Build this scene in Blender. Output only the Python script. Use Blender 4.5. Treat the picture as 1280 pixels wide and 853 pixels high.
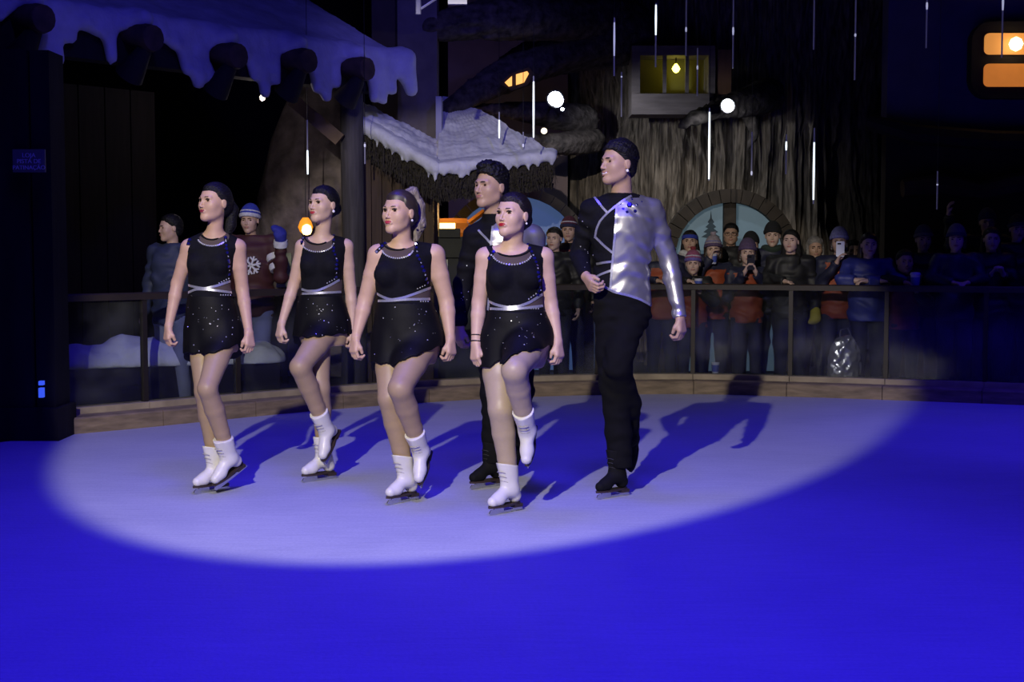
import bpy, math, random
import numpy as np
from mathutils import Vector, Matrix
from mathutils.bvhtree import BVHTree

for o in list(bpy.data.objects):
    bpy.data.objects.remove(o)
scene = bpy.context.scene
COL = scene.collection
random.seed(4)

# ------------------------------------------------------------------ camera
F, CAMZ, HORIZON = 1800.0, 1.45, 305.0          # focal length in px (1280 wide), eye height, horizon row
PITCH = math.atan((426.5 - HORIZON) / F)
cam_d = bpy.data.cameras.new('camera')
cam_d.sensor_width = 36.0
cam_d.lens = 36.0 * F / 1280.0
cam_d.clip_end = 200
cam = bpy.data.objects.new('camera', cam_d)
COL.objects.link(cam)
cam.location = (0, 0, CAMZ)
cam.rotation_euler = (math.pi / 2 - PITCH, 0, 0)
scene.camera = cam

# ------------------------------------------------------------------ world, colour, lights
w = bpy.data.worlds.new('world')
scene.world = w
w.use_nodes = True
bg = w.node_tree.nodes['Background']
bg.inputs[0].default_value = (0.20, 0.18, 1.0, 1)
bg.inputs[1].default_value = 0.006
vs = scene.view_settings
vs.view_transform = 'Standard'
vs.look = 'None'
vs.exposure = 0.0
vs.gamma = 1.0
vs.use_curve_mapping = False


def lamp(name, kind, loc, target, energy, color, **kw):
    d = bpy.data.lights.new(name, kind)
    d.energy = energy
    d.color = color
    for k, v in kw.items():
        setattr(d, k, v)
    o = bpy.data.objects.new(name, d)
    COL.objects.link(o)
    o.location = loc
    if target is not None:
        o.rotation_euler = (Vector(target) - Vector(loc)).to_track_quat('-Z', 'Y').to_euler()
    return o


# follow spot: stands left of the camera, 4.6 m up (found from where the skaters' shadows meet)
S = Vector((-1.75, 0.0, 4.6))
az, el = math.radians(7.2), math.radians(-20.6)
sd = Vector((math.sin(az) * math.cos(el), math.cos(az) * math.cos(el), math.sin(el)))
lamp('follow_spot', 'SPOT', S, S + sd, 3300, (1.0, 0.925, 0.79), spot_size=math.radians(30.4), spot_blend=0.16,
     shadow_soft_size=0.05)
BLUE = (0.040, 0.018, 1.0)
lamp('blue_wash', 'SPOT', (0.5, 3.0, 8.0), (0.6, 3.6, 0), 3500, BLUE, spot_size=math.radians(98), spot_blend=0.9,
     shadow_soft_size=1.2)
lamp('blue_wash_far', 'SPOT', (6.0, 9.0, 7.5), (5.0, 11.2, 0), 1700, BLUE, spot_size=math.radians(48), spot_blend=0.8,
     shadow_soft_size=0.8)
lamp('blue_wash_mid', 'SPOT', (-1.5, 8.5, 8.0), (-1.0, 9.6, 0), 1150, BLUE, spot_size=math.radians(66), spot_blend=0.9,
     shadow_soft_size=1.2)
lamp('blue_roof_wash', 'SPOT', (-0.5, 7.0, 6.5), (-3.0, 14.6, 3.6), 260, (0.08, 0.07, 1.0),
     spot_size=math.radians(60), spot_blend=0.8, shadow_soft_size=0.3)
lamp('lavender_hut_wash', 'SPOT', (2.0, 8.0, 6.5), (-0.5, 15.0, 3.0), 480, (0.20, 0.17, 1.0),
     spot_size=math.radians(26), spot_blend=0.7, shadow_soft_size=0.2)


# ------------------------------------------------------------------ pixels to places
def ray(u, v):
    x = (u - 640.0) / F
    y = -(v - 426.5) / F
    cp, sp = math.cos(PITCH), math.sin(PITCH)
    return np.array([x, cp + y * sp, -sp + y * cp])


def at(u, v, d):
    """the point seen at pixel (u, v) standing d metres into the place"""
    r = ray(u, v)
    return np.array([0, 0, CAMZ]) + r * (d / r[1])


def ground(u, v, z=0.0):
    r = ray(u, v)
    return np.array([0, 0, CAMZ]) + r * ((z - CAMZ) / r[2])


# ------------------------------------------------------------------ materials
MATS = {}


def mat(name, color, rough=0.6, metal=0.0, noise=0.0, scale=12.0, bump=0.0, bscale=None, emit=None, estr=0.0,
        spec=0.5, stretch=(1, 1, 1), color2=None, sheen=0.0, coat=0.0):
    if name in MATS:
        return MATS[name]
    m = bpy.data.materials.new(name)
    m.use_nodes = True
    nt = m.node_tree
    b = nt.nodes['Principled BSDF']
    b.inputs['Roughness'].default_value = rough
    b.inputs['Metallic'].default_value = metal
    b.inputs['Specular IOR Level'].default_value = spec
    b.inputs['Base Color'].default_value = (*color, 1)
    if sheen:
        b.inputs['Sheen Weight'].default_value = sheen
    if coat:
        b.inputs['Coat Weight'].default_value = coat
    if emit is not None:
        b.inputs['Emission Color'].default_value = (*emit, 1)
        b.inputs['Emission Strength'].default_value = estr
    if noise or bump:
        tc = nt.nodes.new('ShaderNodeTexCoord')
        mp = nt.nodes.new('ShaderNodeMapping')
        mp.inputs['Scale'].default_value = stretch
        nt.links.new(tc.outputs['Object'], mp.inputs['Vector'])
        n = nt.nodes.new('ShaderNodeTexNoise')
        n.inputs['Scale'].default_value = scale
        n.inputs['Detail'].default_value = 6
        nt.links.new(mp.outputs['Vector'], n.inputs['Vector'])
        if noise:
            r = nt.nodes.new('ShaderNodeMapRange')
            r.inputs['From Min'].default_value = 0.3
            r.inputs['From Max'].default_value = 0.7
            nt.links.new(n.outputs['Fac'], r.inputs['Value'])
            mx = nt.nodes.new('ShaderNodeMix')
            mx.data_type = 'RGBA'
            c2 = color2 if color2 else tuple(c * (1 - noise) for c in color)
            mx.inputs['A'].default_value = (*c2, 1)
            mx.inputs['B'].default_value = (*color, 1)
            nt.links.new(r.outputs['Result'], mx.inputs['Factor'])
            nt.links.new(mx.outputs['Result'], b.inputs['Base Color'])
        if bump:
            n2 = n
            if bscale:
                n2 = nt.nodes.new('ShaderNodeTexNoise')
                n2.inputs['Scale'].default_value = bscale
                n2.inputs['Detail'].default_value = 5
                nt.links.new(mp.outputs['Vector'], n2.inputs['Vector'])
            bp = nt.nodes.new('ShaderNodeBump')
            bp.inputs['Strength'].default_value = bump
            bp.inputs['Distance'].default_value = 0.02
            nt.links.new(n2.outputs['Fac'], bp.inputs['Height'])
            nt.links.new(bp.outputs['Normal'], b.inputs['Normal'])
    MATS[name] = m
    return m


def glass_mat(name, tint, clear=0.86, dust=0.06, rough=0.08):
    m = bpy.data.materials.new(name)
    m.use_nodes = True
    nt = m.node_tree
    for n in list(nt.nodes):
        nt.nodes.remove(n)
    out = nt.nodes.new('ShaderNodeOutputMaterial')
    tr = nt.nodes.new('ShaderNodeBsdfTransparent')
    tr.inputs[0].default_value = (*tint, 1)
    gl = nt.nodes.new('ShaderNodeBsdfGlossy')
    gl.inputs['Roughness'].default_value = rough
    gl.inputs['Color'].default_value = (0.8, 0.8, 0.85, 1)
    df = nt.nodes.new('ShaderNodeBsdfDiffuse')
    df.inputs[0].default_value = (0.6, 0.62, 0.66, 1)
    fr = nt.nodes.new('ShaderNodeFresnel')
    fr.inputs['IOR'].default_value = 1.35
    m1 = nt.nodes.new('ShaderNodeMixShader')
    nt.links.new(fr.outputs[0], m1.inputs[0])
    nt.links.new(tr.outputs[0], m1.inputs[1])
    nt.links.new(gl.outputs[0], m1.inputs[2])
    tc = nt.nodes.new('ShaderNodeTexCoord')
    n = nt.nodes.new('ShaderNodeTexNoise')
    n.inputs['Scale'].default_value = 2.2
    n.inputs['Detail'].default_value = 7
    nt.links.new(tc.outputs['Object'], n.inputs['Vector'])
    r = nt.nodes.new('ShaderNodeMapRange')
    r.inputs['From Min'].default_value = 0.45
    r.inputs['From Max'].default_value = 0.8
    r.inputs['To Min'].default_value = dust * 0.25
    r.inputs['To Max'].default_value = dust * 4
    nt.links.new(n.outputs['Fac'], r.inputs['Value'])
    m2 = nt.nodes.new('ShaderNodeMixShader')
    nt.links.new(r.outputs['Result'], m2.inputs[0])
    nt.links.new(m1.outputs[0], m2.inputs[1])
    nt.links.new(df.outputs[0], m2.inputs[2])
    nt.links.new(m2.outputs[0], out.inputs[0])
    MATS[name] = m
    return m


# ------------------------------------------------------------------ objects
def tag(o, label=None, cat=None, group=None, kind=None):
    if label:
        o['label'] = label
    if cat:
        o['category'] = cat
    if group:
        o['group'] = group
    if kind:
        o['kind'] = kind
    return o


def empty(name, loc, label=None, cat=None, group=None, kind=None, rz=0.0):
    o = bpy.data.objects.new(name, None)
    o.empty_display_size = 0.1
    COL.objects.link(o)
    o.location = tuple(loc)
    o.rotation_euler = (0, 0, rz)
    return tag(o, label, cat, group, kind)


def mesh_np(name, V, Fq, smooth=True):
    """fast mesh from numpy vertices and quads (or triangles)"""
    V = np.ascontiguousarray(V, dtype=np.float32)
    Fq = np.ascontiguousarray(Fq, dtype=np.int32)
    me = bpy.data.meshes.new(name)
    n, k = Fq.shape
    me.vertices.add(len(V))
    me.vertices.foreach_set('co', V.ravel())
    me.loops.add(n * k)
    me.loops.foreach_set('vertex_index', Fq.ravel())
    me.polygons.add(n)
    me.polygons.foreach_set('loop_start', np.arange(0, n * k, k, dtype=np.int32))
    me.polygons.foreach_set('loop_total', np.full(n, k, dtype=np.int32))
    me.polygons.foreach_set('use_smooth', np.full(n, smooth, dtype=bool))
    me.update(calc_edges=True)
    return me


def link(name, me, material=None, parent=None, loc=None):
    o = bpy.data.objects.new(name, me)
    COL.objects.link(o)
    if material is not None:
        if len(me.materials) == 0:
            me.materials.append(material)
    if parent is not None:
        o.parent = parent
    if loc is not None:
        o.location = tuple(loc)
    return o


class MB:
    """collects simple shapes into one mesh"""

    def __init__(self):
        self.v, self.f = [], []

    def add(self, vs, fs):
        n = len(self.v)
        self.v += [tuple(map(float, p)) for p in vs]
        self.f += [tuple(i + n for i in f) for f in fs]
        return self

    def box(self, c, s, rz=0.0, M=None, bevel=0.0):
        x, y, z = s[0] / 2, s[1] / 2, s[2] / 2
        vs = [(-x, -y, -z), (x, -y, -z), (x, y, -z), (-x, y, -z), (-x, -y, z), (x, -y, z), (x, y, z), (-x, y, z)]
        R = M if M is not None else Matrix.Rotation(rz, 3, 'Z')
        vs = [R @ Vector(p) + Vector(c) for p in vs]
        return self.add(vs, [(0, 3, 2, 1), (4, 5, 6, 7), (0, 1, 5, 4), (1, 2, 6, 5), (2, 3, 7, 6), (3, 0, 4, 7)])

    def tube(self, pts, r, n=8, caps=True, flat=1.0):
        pts = [Vector(p) for p in pts]
        m = len(pts)
        rr = r if hasattr(r, '__len__') else [r] * m
        vs, fs = [], []
        prev = None
        for i, p in enumerate(pts):
            d = (pts[min(i + 1, m - 1)] - pts[max(i - 1, 0)]).normalized()
            a = prev if prev is not None else (Vector((0, 0, 1)) if abs(d.z) < 0.9 else Vector((1, 0, 0)))
            s1 = d.cross(a)
            if s1.length < 1e-6:
                s1 = d.cross(Vector((0, 1, 0)))
            s1.normalize()
            s2 = s1.cross(d).normalized()
            prev = s2
            for k in range(n):
                t = 2 * math.pi * k / n
                vs.append(p + s1 * (math.cos(t) * rr[i]) + s2 * (math.sin(t) * rr[i] * flat))
        for i in range(m - 1):
            for k in range(n):
                a, b = i * n + k, i * n + (k + 1) % n
                fs.append((a, b, b + n, a + n))
        if caps:
            fs.append(tuple(range(n - 1, -1, -1)))
            fs.append(tuple((m - 1) * n + k for k in range(n)))
        return self.add(vs, fs)

    def prism(self, outline, y0, y1, M=None):
        """outline in the xz plane, pushed along y"""
        n = len(outline)
        vs = [(x, y0, z) for x, z in outline] + [(x, y1, z) for x, z in outline]
        fs = [tuple(range(n)), tuple(range(2 * n - 1, n - 1, -1))]
        fs += [((i + 1) % n, i, i + n, (i + 1) % n + n) for i in range(n)]
        if M is not None:
            vs = [M @ Vector(p) for p in vs]
        return self.add(vs, fs)

    def lathe(self, prof, c=(0, 0, 0), n=16, M=None):
        vs, fs = [], []
        for r, z in prof:
            for k in range(n):
                t = 2 * math.pi * k / n
                p = Vector((r * math.cos(t), r * math.sin(t), z))
                if M is not None:
                    p = M @ p
                vs.append(p + Vector(c))
        for i in range(len(prof) - 1):
            for k in range(n):
                a, b = i * n + k, i * n + (k + 1) % n
                fs.append((a, b, b + n, a + n))
        fs.append(tuple(range(n - 1, -1, -1)))
        fs.append(tuple((len(prof) - 1) * n + k for k in range(n)))
        return self.add(vs, fs)

    def build(self, name, material=None, parent=None, origin=None, smooth=False):
        me = bpy.data.meshes.new(name)
        o3 = np.array(origin if origin is not None else (0, 0, 0), dtype=float)
        me.from_pydata([tuple(np.array(p) - o3) for p in self.v], [], self.f)
        if smooth:
            me.polygons.foreach_set('use_smooth', [True] * len(me.polygons))
            try:
                me.set_sharp_from_angle(angle=math.radians(40))
            except Exception:
                pass
        me.update()
        return link(name, me, material, parent, origin if parent is None and origin is not None else None)


# ------------------------------------------------------------------ distance fields -> surfaces
def axis(lo, hi, h, fine=()):
    """grid coordinates lo..hi with step h, and smaller steps inside the fine intervals (a, b, step)"""
    out = [lo]
    while out[-1] < hi:
        x = out[-1]
        st = h
        for a, b, s in fine:
            if a - h <= x < b:
                st = min(st, s)
        out.append(x + st)
    return np.array(out, dtype=np.float32)


class Field:
    def __init__(self, xs, ys, zs):
        self.x, self.y, self.z = xs, ys, zs
        self.D = np.full((len(xs), len(ys), len(zs)), 0.3, dtype=np.float32)

    def sub(self, lo, hi):
        sl, co = [], []
        for ax, a, b in zip((self.x, self.y, self.z), lo, hi):
            i, j = np.searchsorted(ax, a), np.searchsorted(ax, b)
            sl.append(slice(i, j))
            co.append(ax[i:j])
        X, Y, Z = co[0][:, None, None], co[1][None, :, None], co[2][None, None, :]
        return tuple(sl), X, Y, Z

    def put(self, sl, d, k, mode):
        A = self.D[sl]
        if A.size == 0:
            return
        d = d.astype(np.float32)
        if mode == 'u':
            if k > 0:
                h = np.maximum(k - np.abs(A - d), 0) / k
                self.D[sl] = np.minimum(A, d) - h * h * (k * 0.25)
            else:
                self.D[sl] = np.minimum(A, d)
        else:                                               # subtract
            d = -d
            if k > 0:
                h = np.maximum(k - np.abs(A - d), 0) / k
                self.D[sl] = np.maximum(A, d) + h * h * (k * 0.25)
            else:
                self.D[sl] = np.maximum(A, d)

    def cone(self, a, ra, b, rb, k=0.01, mode='u', off=0.0):
        a, b = np.asarray(a, float), np.asarray(b, float)
        ra, rb = ra + off, rb + off
        m = k + 0.05
        lo = np.minimum(a - ra, b - rb) - m
        hi = np.maximum(a + ra, b + rb) + m
        sl, X, Y, Z = self.sub(lo, hi)
        ab = b - a
        L = max(float(ab @ ab), 1e-9)
        t = ((X - a[0]) * ab[0] + (Y - a[1]) * ab[1] + (Z - a[2]) * ab[2]) / L
        t = np.clip(t, 0, 1)
        d = np.sqrt((X - a[0] - t * ab[0]) ** 2 + (Y - a[1] - t * ab[1]) ** 2 + (Z - a[2] - t * ab[2]) ** 2)
        d = d - (ra + t * (rb - ra))
        self.put(sl, d, k, mode)

    def ell(self, c, R, r, k=0.01, mode='u', off=0.0):
        """ellipsoid; R has the axes as columns"""
        c = np.asarray(c, float)
        r = np.asarray(r, float) + off
        m = float(r.max()) + k + 0.04
        sl, X, Y, Z = self.sub(c - m, c + m)
        P = [(X - c[0]) * R[0][i] + (Y - c[1]) * R[1][i] + (Z - c[2]) * R[2][i] for i in range(3)]
        k0 = np.sqrt(sum((P[i] / r[i]) ** 2 for i in range(3)))
        k1 = np.sqrt(sum((P[i] / (r[i] ** 2)) ** 2 for i in range(3))) + 1e-9
        self.put(sl, k0 * (k0 - 1) / k1, k, mode)

    def loft(self, L, k=0.02, off=0.0, fold=None):
        """L: rows (z, cx, cy, half width, half depth), z rising"""
        z0, z1 = L[0, 0] - off, L[-1, 0] + off
        wmax, dmax = L[:, 3].max() + off + 0.06 + k, L[:, 4].max() + off + 0.06 + k
        lo = (L[:, 1].min() - wmax, L[:, 2].min() - dmax, z0 - 0.05)
        hi = (L[:, 1].max() + wmax, L[:, 2].max() + dmax, z1 + 0.05)
        sl, X, Y, Z = self.sub(lo, hi)
        zz = Z.ravel()
        cx, cy, w, dd = [np.interp(zz, L[:, 0], L[:, i])[None, None, :] for i in (1, 2, 3, 4)]
        w, dd = w + off, dd + off
        dx, dy = X - cx, Y - cy
        rho = np.sqrt((dx / w) ** 2 + (dy / dd) ** 2) + 1e-9
        loc = np.sqrt(dx ** 2 + dy ** 2) / rho
        d = (rho - 1) * loc * 0.92
        if fold is not None:
            th = np.arctan2(dy, dx)
            d = d + fold(th, Z)
        q = np.maximum(Z - z1, z0 - Z)
        d = np.maximum(d, q)
        self.put(sl, d, k, 'u')

    def keep(self, fn):
        """intersect with the region fn(X, Y, Z) < 0"""
        X, Y, Z = self.x[:, None, None], self.y[None, :, None], self.z[None, None, :]
        self.D = np.maximum(self.D, (fn(X, Y, Z) + np.zeros_like(self.D)).astype(np.float32))

    def ripple(self, fn, band=0.03):
        X, Y, Z = self.x[:, None, None], self.y[None, :, None], self.z[None, None, :]
        idx = np.nonzero(np.abs(self.D) < band)
        self.D[idx] += fn(self.x[idx[0]], self.y[idx[1]], self.z[idx[2]]).astype(np.float32)

    def mesh(self, smooth=1):
        D, xs, ys, zs = self.D, self.x, self.y, self.z
        D = D.copy()
        D[0], D[-1], D[:, 0], D[:, -1], D[:, :, 0], D[:, :, -1] = (0.3,) * 6
        Sg = D < 0
        nx, ny, nz = D.shape
        c = np.zeros((nx - 1, ny - 1, nz - 1), np.uint8)
        for a in (0, 1):
            for b in (0, 1):
                for e in (0, 1):
                    c += Sg[a:nx - 1 + a, b:ny - 1 + b, e:nz - 1 + e]
        act = (c > 0) & (c < 8)
        I, J, K = np.nonzero(act)
        n = len(I)
        cid = np.full(act.shape, -1, np.int32)
        cid[I, J, K] = np.arange(n)
        val = {}
        for a in (0, 1):
            for b in (0, 1):
                for e in (0, 1):
                    val[(a, b, e)] = D[I + a, J + b, K + e]
        acc = np.zeros((n, 3))
        cnt = np.zeros(n)
        for axn in range(3):
            for p in (0, 1):
                for q in (0, 1):
                    c0 = [0, 0, 0]
                    oth = [i for i in range(3) if i != axn]
                    c0[oth[0]], c0[oth[1]] = p, q
                    c1 = list(c0)
                    c1[axn] = 1
                    v0, v1 = val[tuple(c0)], val[tuple(c1)]
                    mk = (v0 < 0) != (v1 < 0)
                    t = np.where(mk, v0 / np.where(mk, v0 - v1, 1), 0)
                    for i in range(3):
                        acc[:, i] += np.where(mk, t if i == axn else c0[i], 0)
                    cnt += mk
        acc /= cnt[:, None]
        V = np.stack([xs[I] + acc[:, 0] * (xs[I + 1] - xs[I]), ys[J] + acc[:, 1] * (ys[J + 1] - ys[J]),
                      zs[K] + acc[:, 2] * (zs[K + 1] - zs[K])], 1)
        quads = []
        s0, s1 = Sg[:-1], Sg[1:]
        i, j, k = np.nonzero(s0 != s1)
        q = np.stack([cid[i, j - 1, k - 1], cid[i, j, k - 1], cid[i, j, k], cid[i, j - 1, k]], 1)
        fl = ~Sg[i, j, k]
        q[fl] = q[fl][:, ::-1]
        quads.append(q)
        i, j, k = np.nonzero(Sg[:, :-1] != Sg[:, 1:])
        q = np.stack([cid[i - 1, j, k - 1], cid[i - 1, j, k], cid[i, j, k], cid[i, j, k - 1]], 1)
        fl = ~Sg[i, j, k]
        q[fl] = q[fl][:, ::-1]
        quads.append(q)
        i, j, k = np.nonzero(Sg[:, :, :-1] != Sg[:, :, 1:])
        q = np.stack([cid[i - 1, j - 1, k], cid[i, j - 1, k], cid[i, j, k], cid[i - 1, j, k]], 1)
        fl = ~Sg[i, j, k]
        q[fl] = q[fl][:, ::-1]
        quads.append(q)
        Q = np.concatenate(quads)
        for _ in range(smooth):
            s = np.zeros_like(V)
            m = np.zeros(len(V))
            for a in range(4):
                e0, e1 = Q[:, a], Q[:, (a + 1) % 4]
                for x in range(3):
                    s[:, x] += np.bincount(e0, V[e1, x], len(V)) + np.bincount(e1, V[e0, x], len(V))
                m += np.bincount(e0, minlength=len(V)) + np.bincount(e1, minlength=len(V))
            V = V * 0.45 + 0.55 * s / np.maximum(m, 1)[:, None]
        return V, Q


def split_mesh(V, Q, cls):
    """cls(centroids) -> array of part keys; returns {key: (V, Q)}"""
    cen = V[Q].mean(1)
    keys = cls(cen)
    out = {}
    for k in np.unique(keys):
        q = Q[keys == k]
        idx, inv = np.unique(q, return_inverse=True)
        out[k] = (V[idx], inv.reshape(q.shape))
    return out


def waves(seed, n=6, f=20.0):
    rs = np.random.RandomState(seed)
    ks = rs.normal(size=(n, 3)) * f
    ph = rs.uniform(0, 6.28, n)
    return lambda x, y, z: sum(np.sin(ks[i, 0] * x + ks[i, 1] * y + ks[i, 2] * z + ph[i]) for i in range(n)) / n

# ------------------------------------------------------------------ people
def frame(yaw, pitch=0.0, roll=0.0):
    """columns: lateral, forward, up; yaw 0 faces the camera side of the rink, positive turns to picture left"""
    y, p = math.radians(yaw), math.radians(pitch)
    fwd = np.array([-math.sin(y) * math.cos(p), -math.cos(y) * math.cos(p), math.sin(p)])
    lat = np.array([-math.cos(y), math.sin(y), 0.0])
    if roll:
        r = math.radians(roll)
        up0 = np.cross(lat, fwd)
        lat = lat * math.cos(r) + up0 * math.sin(r)
    up = np.cross(lat, fwd)
    return np.stack([lat, fwd, up], 1)


def head_prims(man=False, jaw=1.0):
    P = [('e', (0, -.010, .030), (.075, .095, .086), .02, 'u'),
         ('e', (0, .020, -.034), (.066 if man else .061, .068, .078), .025, 'u')]
    j = .051 if man else .037
    for s in (-1, 1):
        P.append(('c', (s * j, .008, -.056), .023 if man else .021, (s * .012, .062, -.090), .019 if man else .016, .025, 'u'))
        P.append(('e', (s * .038, .050, -.020), (.026, .026, .028), .03, 'u'))
        P.append(('c', (s * .012, .083, .026), .008 if man else .005, (s * .045, .070, .024), .008 if man else .005, .02, 'u'))
    P.append(('e', (0, .069, -.091), (.021, .018, .018), .02, 'u'))
    for s in (-1, 1):
        P.append(('e', (s * .031, .090, .007), (.018, .014, .011), .012, 's'))
    P.append(('c', (0, .084, .014), .006, (0, .103, -.026), .0070 if not man else .0095, .010, 'u'))
    for s in (-1, 1):
        P.append(('e', (s * .009, .092, -.030), (.0065, .009, .006), .006, 'u'))
    P.append(('e', (0, .084, -.057), (.024, .012, .012), .008, 'u'))
    for s in (-1, 1):
        P.append(('e', (s * .076, -.014, -.003), (.008, .017, .029), .006, 'u'))
        P.append(('e', (s * .088, -.008, .002), (.006, .009, .016), .004, 's'))
    return P


def put_prims(fl, P, M=None, o=None, s=1.0, off=0.0):
    for p in P:
        if p[0] == 'c':
            _, a, ra, b, rb, k, mode = p
            if M is not None:
                a, b = o + M @ (np.array(a) * s), o + M @ (np.array(b) * s)
            fl.cone(a, ra * s, b, rb * s, k * s, mode, off)
        else:
            _, c, r, k, mode = p
            R = M if M is not None else np.eye(3)
            c = o + M @ (np.array(c) * s) if M is not None else np.array(c)
            fl.ell(c, R, np.array(r) * s, k * s, mode, off)


def hand_prims(W, d, n, t, s=1.0, curl=(35, 95, 140), spread=1.0):
    """wrist, direction, palm normal, thumb side"""
    W, d, n, t = [np.asarray(a, float) for a in (W, d, n, t)]
    d = d / np.linalg.norm(d)
    n = n - d * (n @ d)
    n /= np.linalg.norm(n)
    t = t - d * (t @ d) - n * (t @ n)
    t /= np.linalg.norm(t)
    P = []
    for off, ln in ((.027, .93), (.009, 1.05), (-.009, 1.0), (-.026, .80)):
        K = W + d * (.080 - abs(off) * .18) * s + t * off * s * spread
        P.append(('c', W + t * off * .45 * s, .018 * s, K, .0135 * s, .012, 'u'))
        p = K
        r = .0098 * s
        for L, a in zip((.040, .026, .020), curl):
            a = math.radians(a)
            q = p + (d * math.cos(a) + n * math.sin(a)) * L * ln * s
            P.append(('c', p, r, q, r * .9, .003, 'u'))
            p, r = q, r * .9
    b = W + d * .028 * s + t * .020 * s
    m = b + (d * .72 + t * .42 + n * .45) * .042 * s
    e = m + (d * .75 - t * .10 + n * .55) * .030 * s
    P.append(('c', b, .0155 * s, m, .0118 * s, .008, 'u'))
    P.append(('c', m, .0115 * s, e, .0092 * s, .004, 'u'))
    return P


def mirror_mesh_proto(name, build, h=0.0015, lo=None, hi=None, smooth=1):
    fl = Field(axis(lo[0], hi[0], h), axis(lo[1], hi[1], h), axis(lo[2], hi[2], h))
    build(fl)
    V, Q = fl.mesh(smooth)
    return mesh_np(name, V, Q)


# --- facial parts, shared by everybody, in head coordinates
def sphere_mesh(name, c, r, nu=14, nv=9, slots=None):
    V, Fc, sl = [], [], []
    c, r = np.array(c), np.array(r)
    for i in range(nv + 1):
        a = math.pi * i / nv
        for j in range(nu):
            b = 2 * math.pi * j / nu
            V.append(c + r * np.array([math.sin(a) * math.cos(b), math.cos(a), math.sin(a) * math.sin(b)]))
    for i in range(nv):
        for j in range(nu):
            Fc.append((i * nu + j, (i + 1) * nu + j, (i + 1) * nu + (j + 1) % nu, i * nu + (j + 1) % nu))
            sl.append(i)
    me = mesh_np(name, np.array(V), np.array(Fc))
    return me, sl


M_EYE = mat('eye_white', (.75, .72, .70), .25)
M_IRIS = mat('iris', (.035, .018, .010), .15)
M_LASH = mat('lash', (.006, .005, .006), .6)
EYES = []
for s in (-1, 1):
    me, sl = sphere_mesh('eye', (s * .0325, .0650, .008), (.0175, .0140, .0112))
    me.materials.append(M_EYE)
    me.materials.append(M_IRIS)
    me.polygons.foreach_set('material_index', [1 if i < 3 else 0 for i in sl])
    EYES.append(me)


def curve_me(name, pts, r, n=6, flat=1.0):
    b = MB()
    b.tube(pts, r, n, flat=flat)
    me = bpy.data.meshes.new(name)
    me.from_pydata(b.v, [], b.f)
    me.polygons.foreach_set('use_smooth', [True] * len(me.polygons))
    return me


BROWS, LASHES, MBROWS = [], [], []
for s in (-1, 1):
    BROWS.append(curve_me('eyebrow', [(s * .012, .0880, .0262), (s * .024, .0860, .0292), (s * .038, .0790, .0298),
                                      (s * .053, .0640, .0225)], [.0028, .0036, .0030, .0012]))
    MBROWS.append(curve_me('eyebrow', [(s * .011, .0900, .0240), (s * .024, .0885, .0258), (s * .038, .0810, .0258),
                                       (s * .052, .0660, .0195)], [.0036, .0044, .0040, .0018]))
    LASHES.append(curve_me('eyelash', [(s * .0150, .0760, .0080), (s * .022, .0795, .0155), (s * .0325, .0795, .0185),
                                       (s * .044, .0740, .0165), (s * .0550, .0620, .0135)], [.0018, .0036, .0046, .0048, .0016]))


def lips_build(fl):
    fl.ell((0, .0890, -.0525), np.eye(3), (.0225, .0090, .0050), .003)
    fl.ell((-.008, .0905, -.0505), np.eye(3), (.010, .0065, .0045), .003)
    fl.ell((.008, .0905, -.0505), np.eye(3), (.010, .0065, .0045), .003)
    fl.ell((0, .0890, -.0590), np.eye(3), (.0185, .0095, .0060), .003)


LIPS = mirror_mesh_proto('lips', lips_build, .0014, (-.03, .07, -.07), (.03, .105, -.04))


def smile_build(fl):
    for s in (-1, 1):
        fl.cone((0, .0965, -.0530), .0040, (s * .030, .0800, -.0460), .0020, .002)
        fl.cone((0, .0945, -.0670), .0046, (s * .030, .0800, -.0470), .0016, .002)


SMILE = mirror_mesh_proto('lips', smile_build, .0014, (-.035, .065, -.075), (.035, .105, -.04))
TEETH = curve_me('teeth', [(-.022, .0855, -.0520), (-.011, .0915, -.0585), (0, .0940, -.0600), (.011, .0915, -.0585),
                           (.022, .0855, -.0520)], .0040)


def place(name, me, parent, M, o, s, material=None):
    """put a shared mesh given in head (or foot) coordinates onto a person"""
    ob = bpy.data.objects.new(name, me)
    COL.objects.link(ob)
    ob.parent = parent
    R = Matrix([[M[i][j] * s for j in range(3)] for i in range(3)]).to_4x4()
    ob.matrix_local = Matrix.Translation(Vector(o) - parent.location) @ R
    if material is not None:
        if len(me.materials) == 0:
            me.materials.append(material)
        ob.material_slots[0].link = 'OBJECT'
        ob.material_slots[0].material = material
    return ob


def face_parts(root, M, o, s, lip, brow, smile=False, lash=True):
    for i in (0, 1):
        place('eye', EYES[i], root, M, o, s)
        place('eyebrow', (BROWS if lash else MBROWS)[i], root, M, o, s, brow)
        if lash:
            place('eyelash', LASHES[i], root, M, o, s, M_LASH)
    place('lips', SMILE if smile else LIPS, root, M, o, s, lip)
    if smile:
        place('teeth', TEETH, root, M, o, s, M_EYE)


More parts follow.
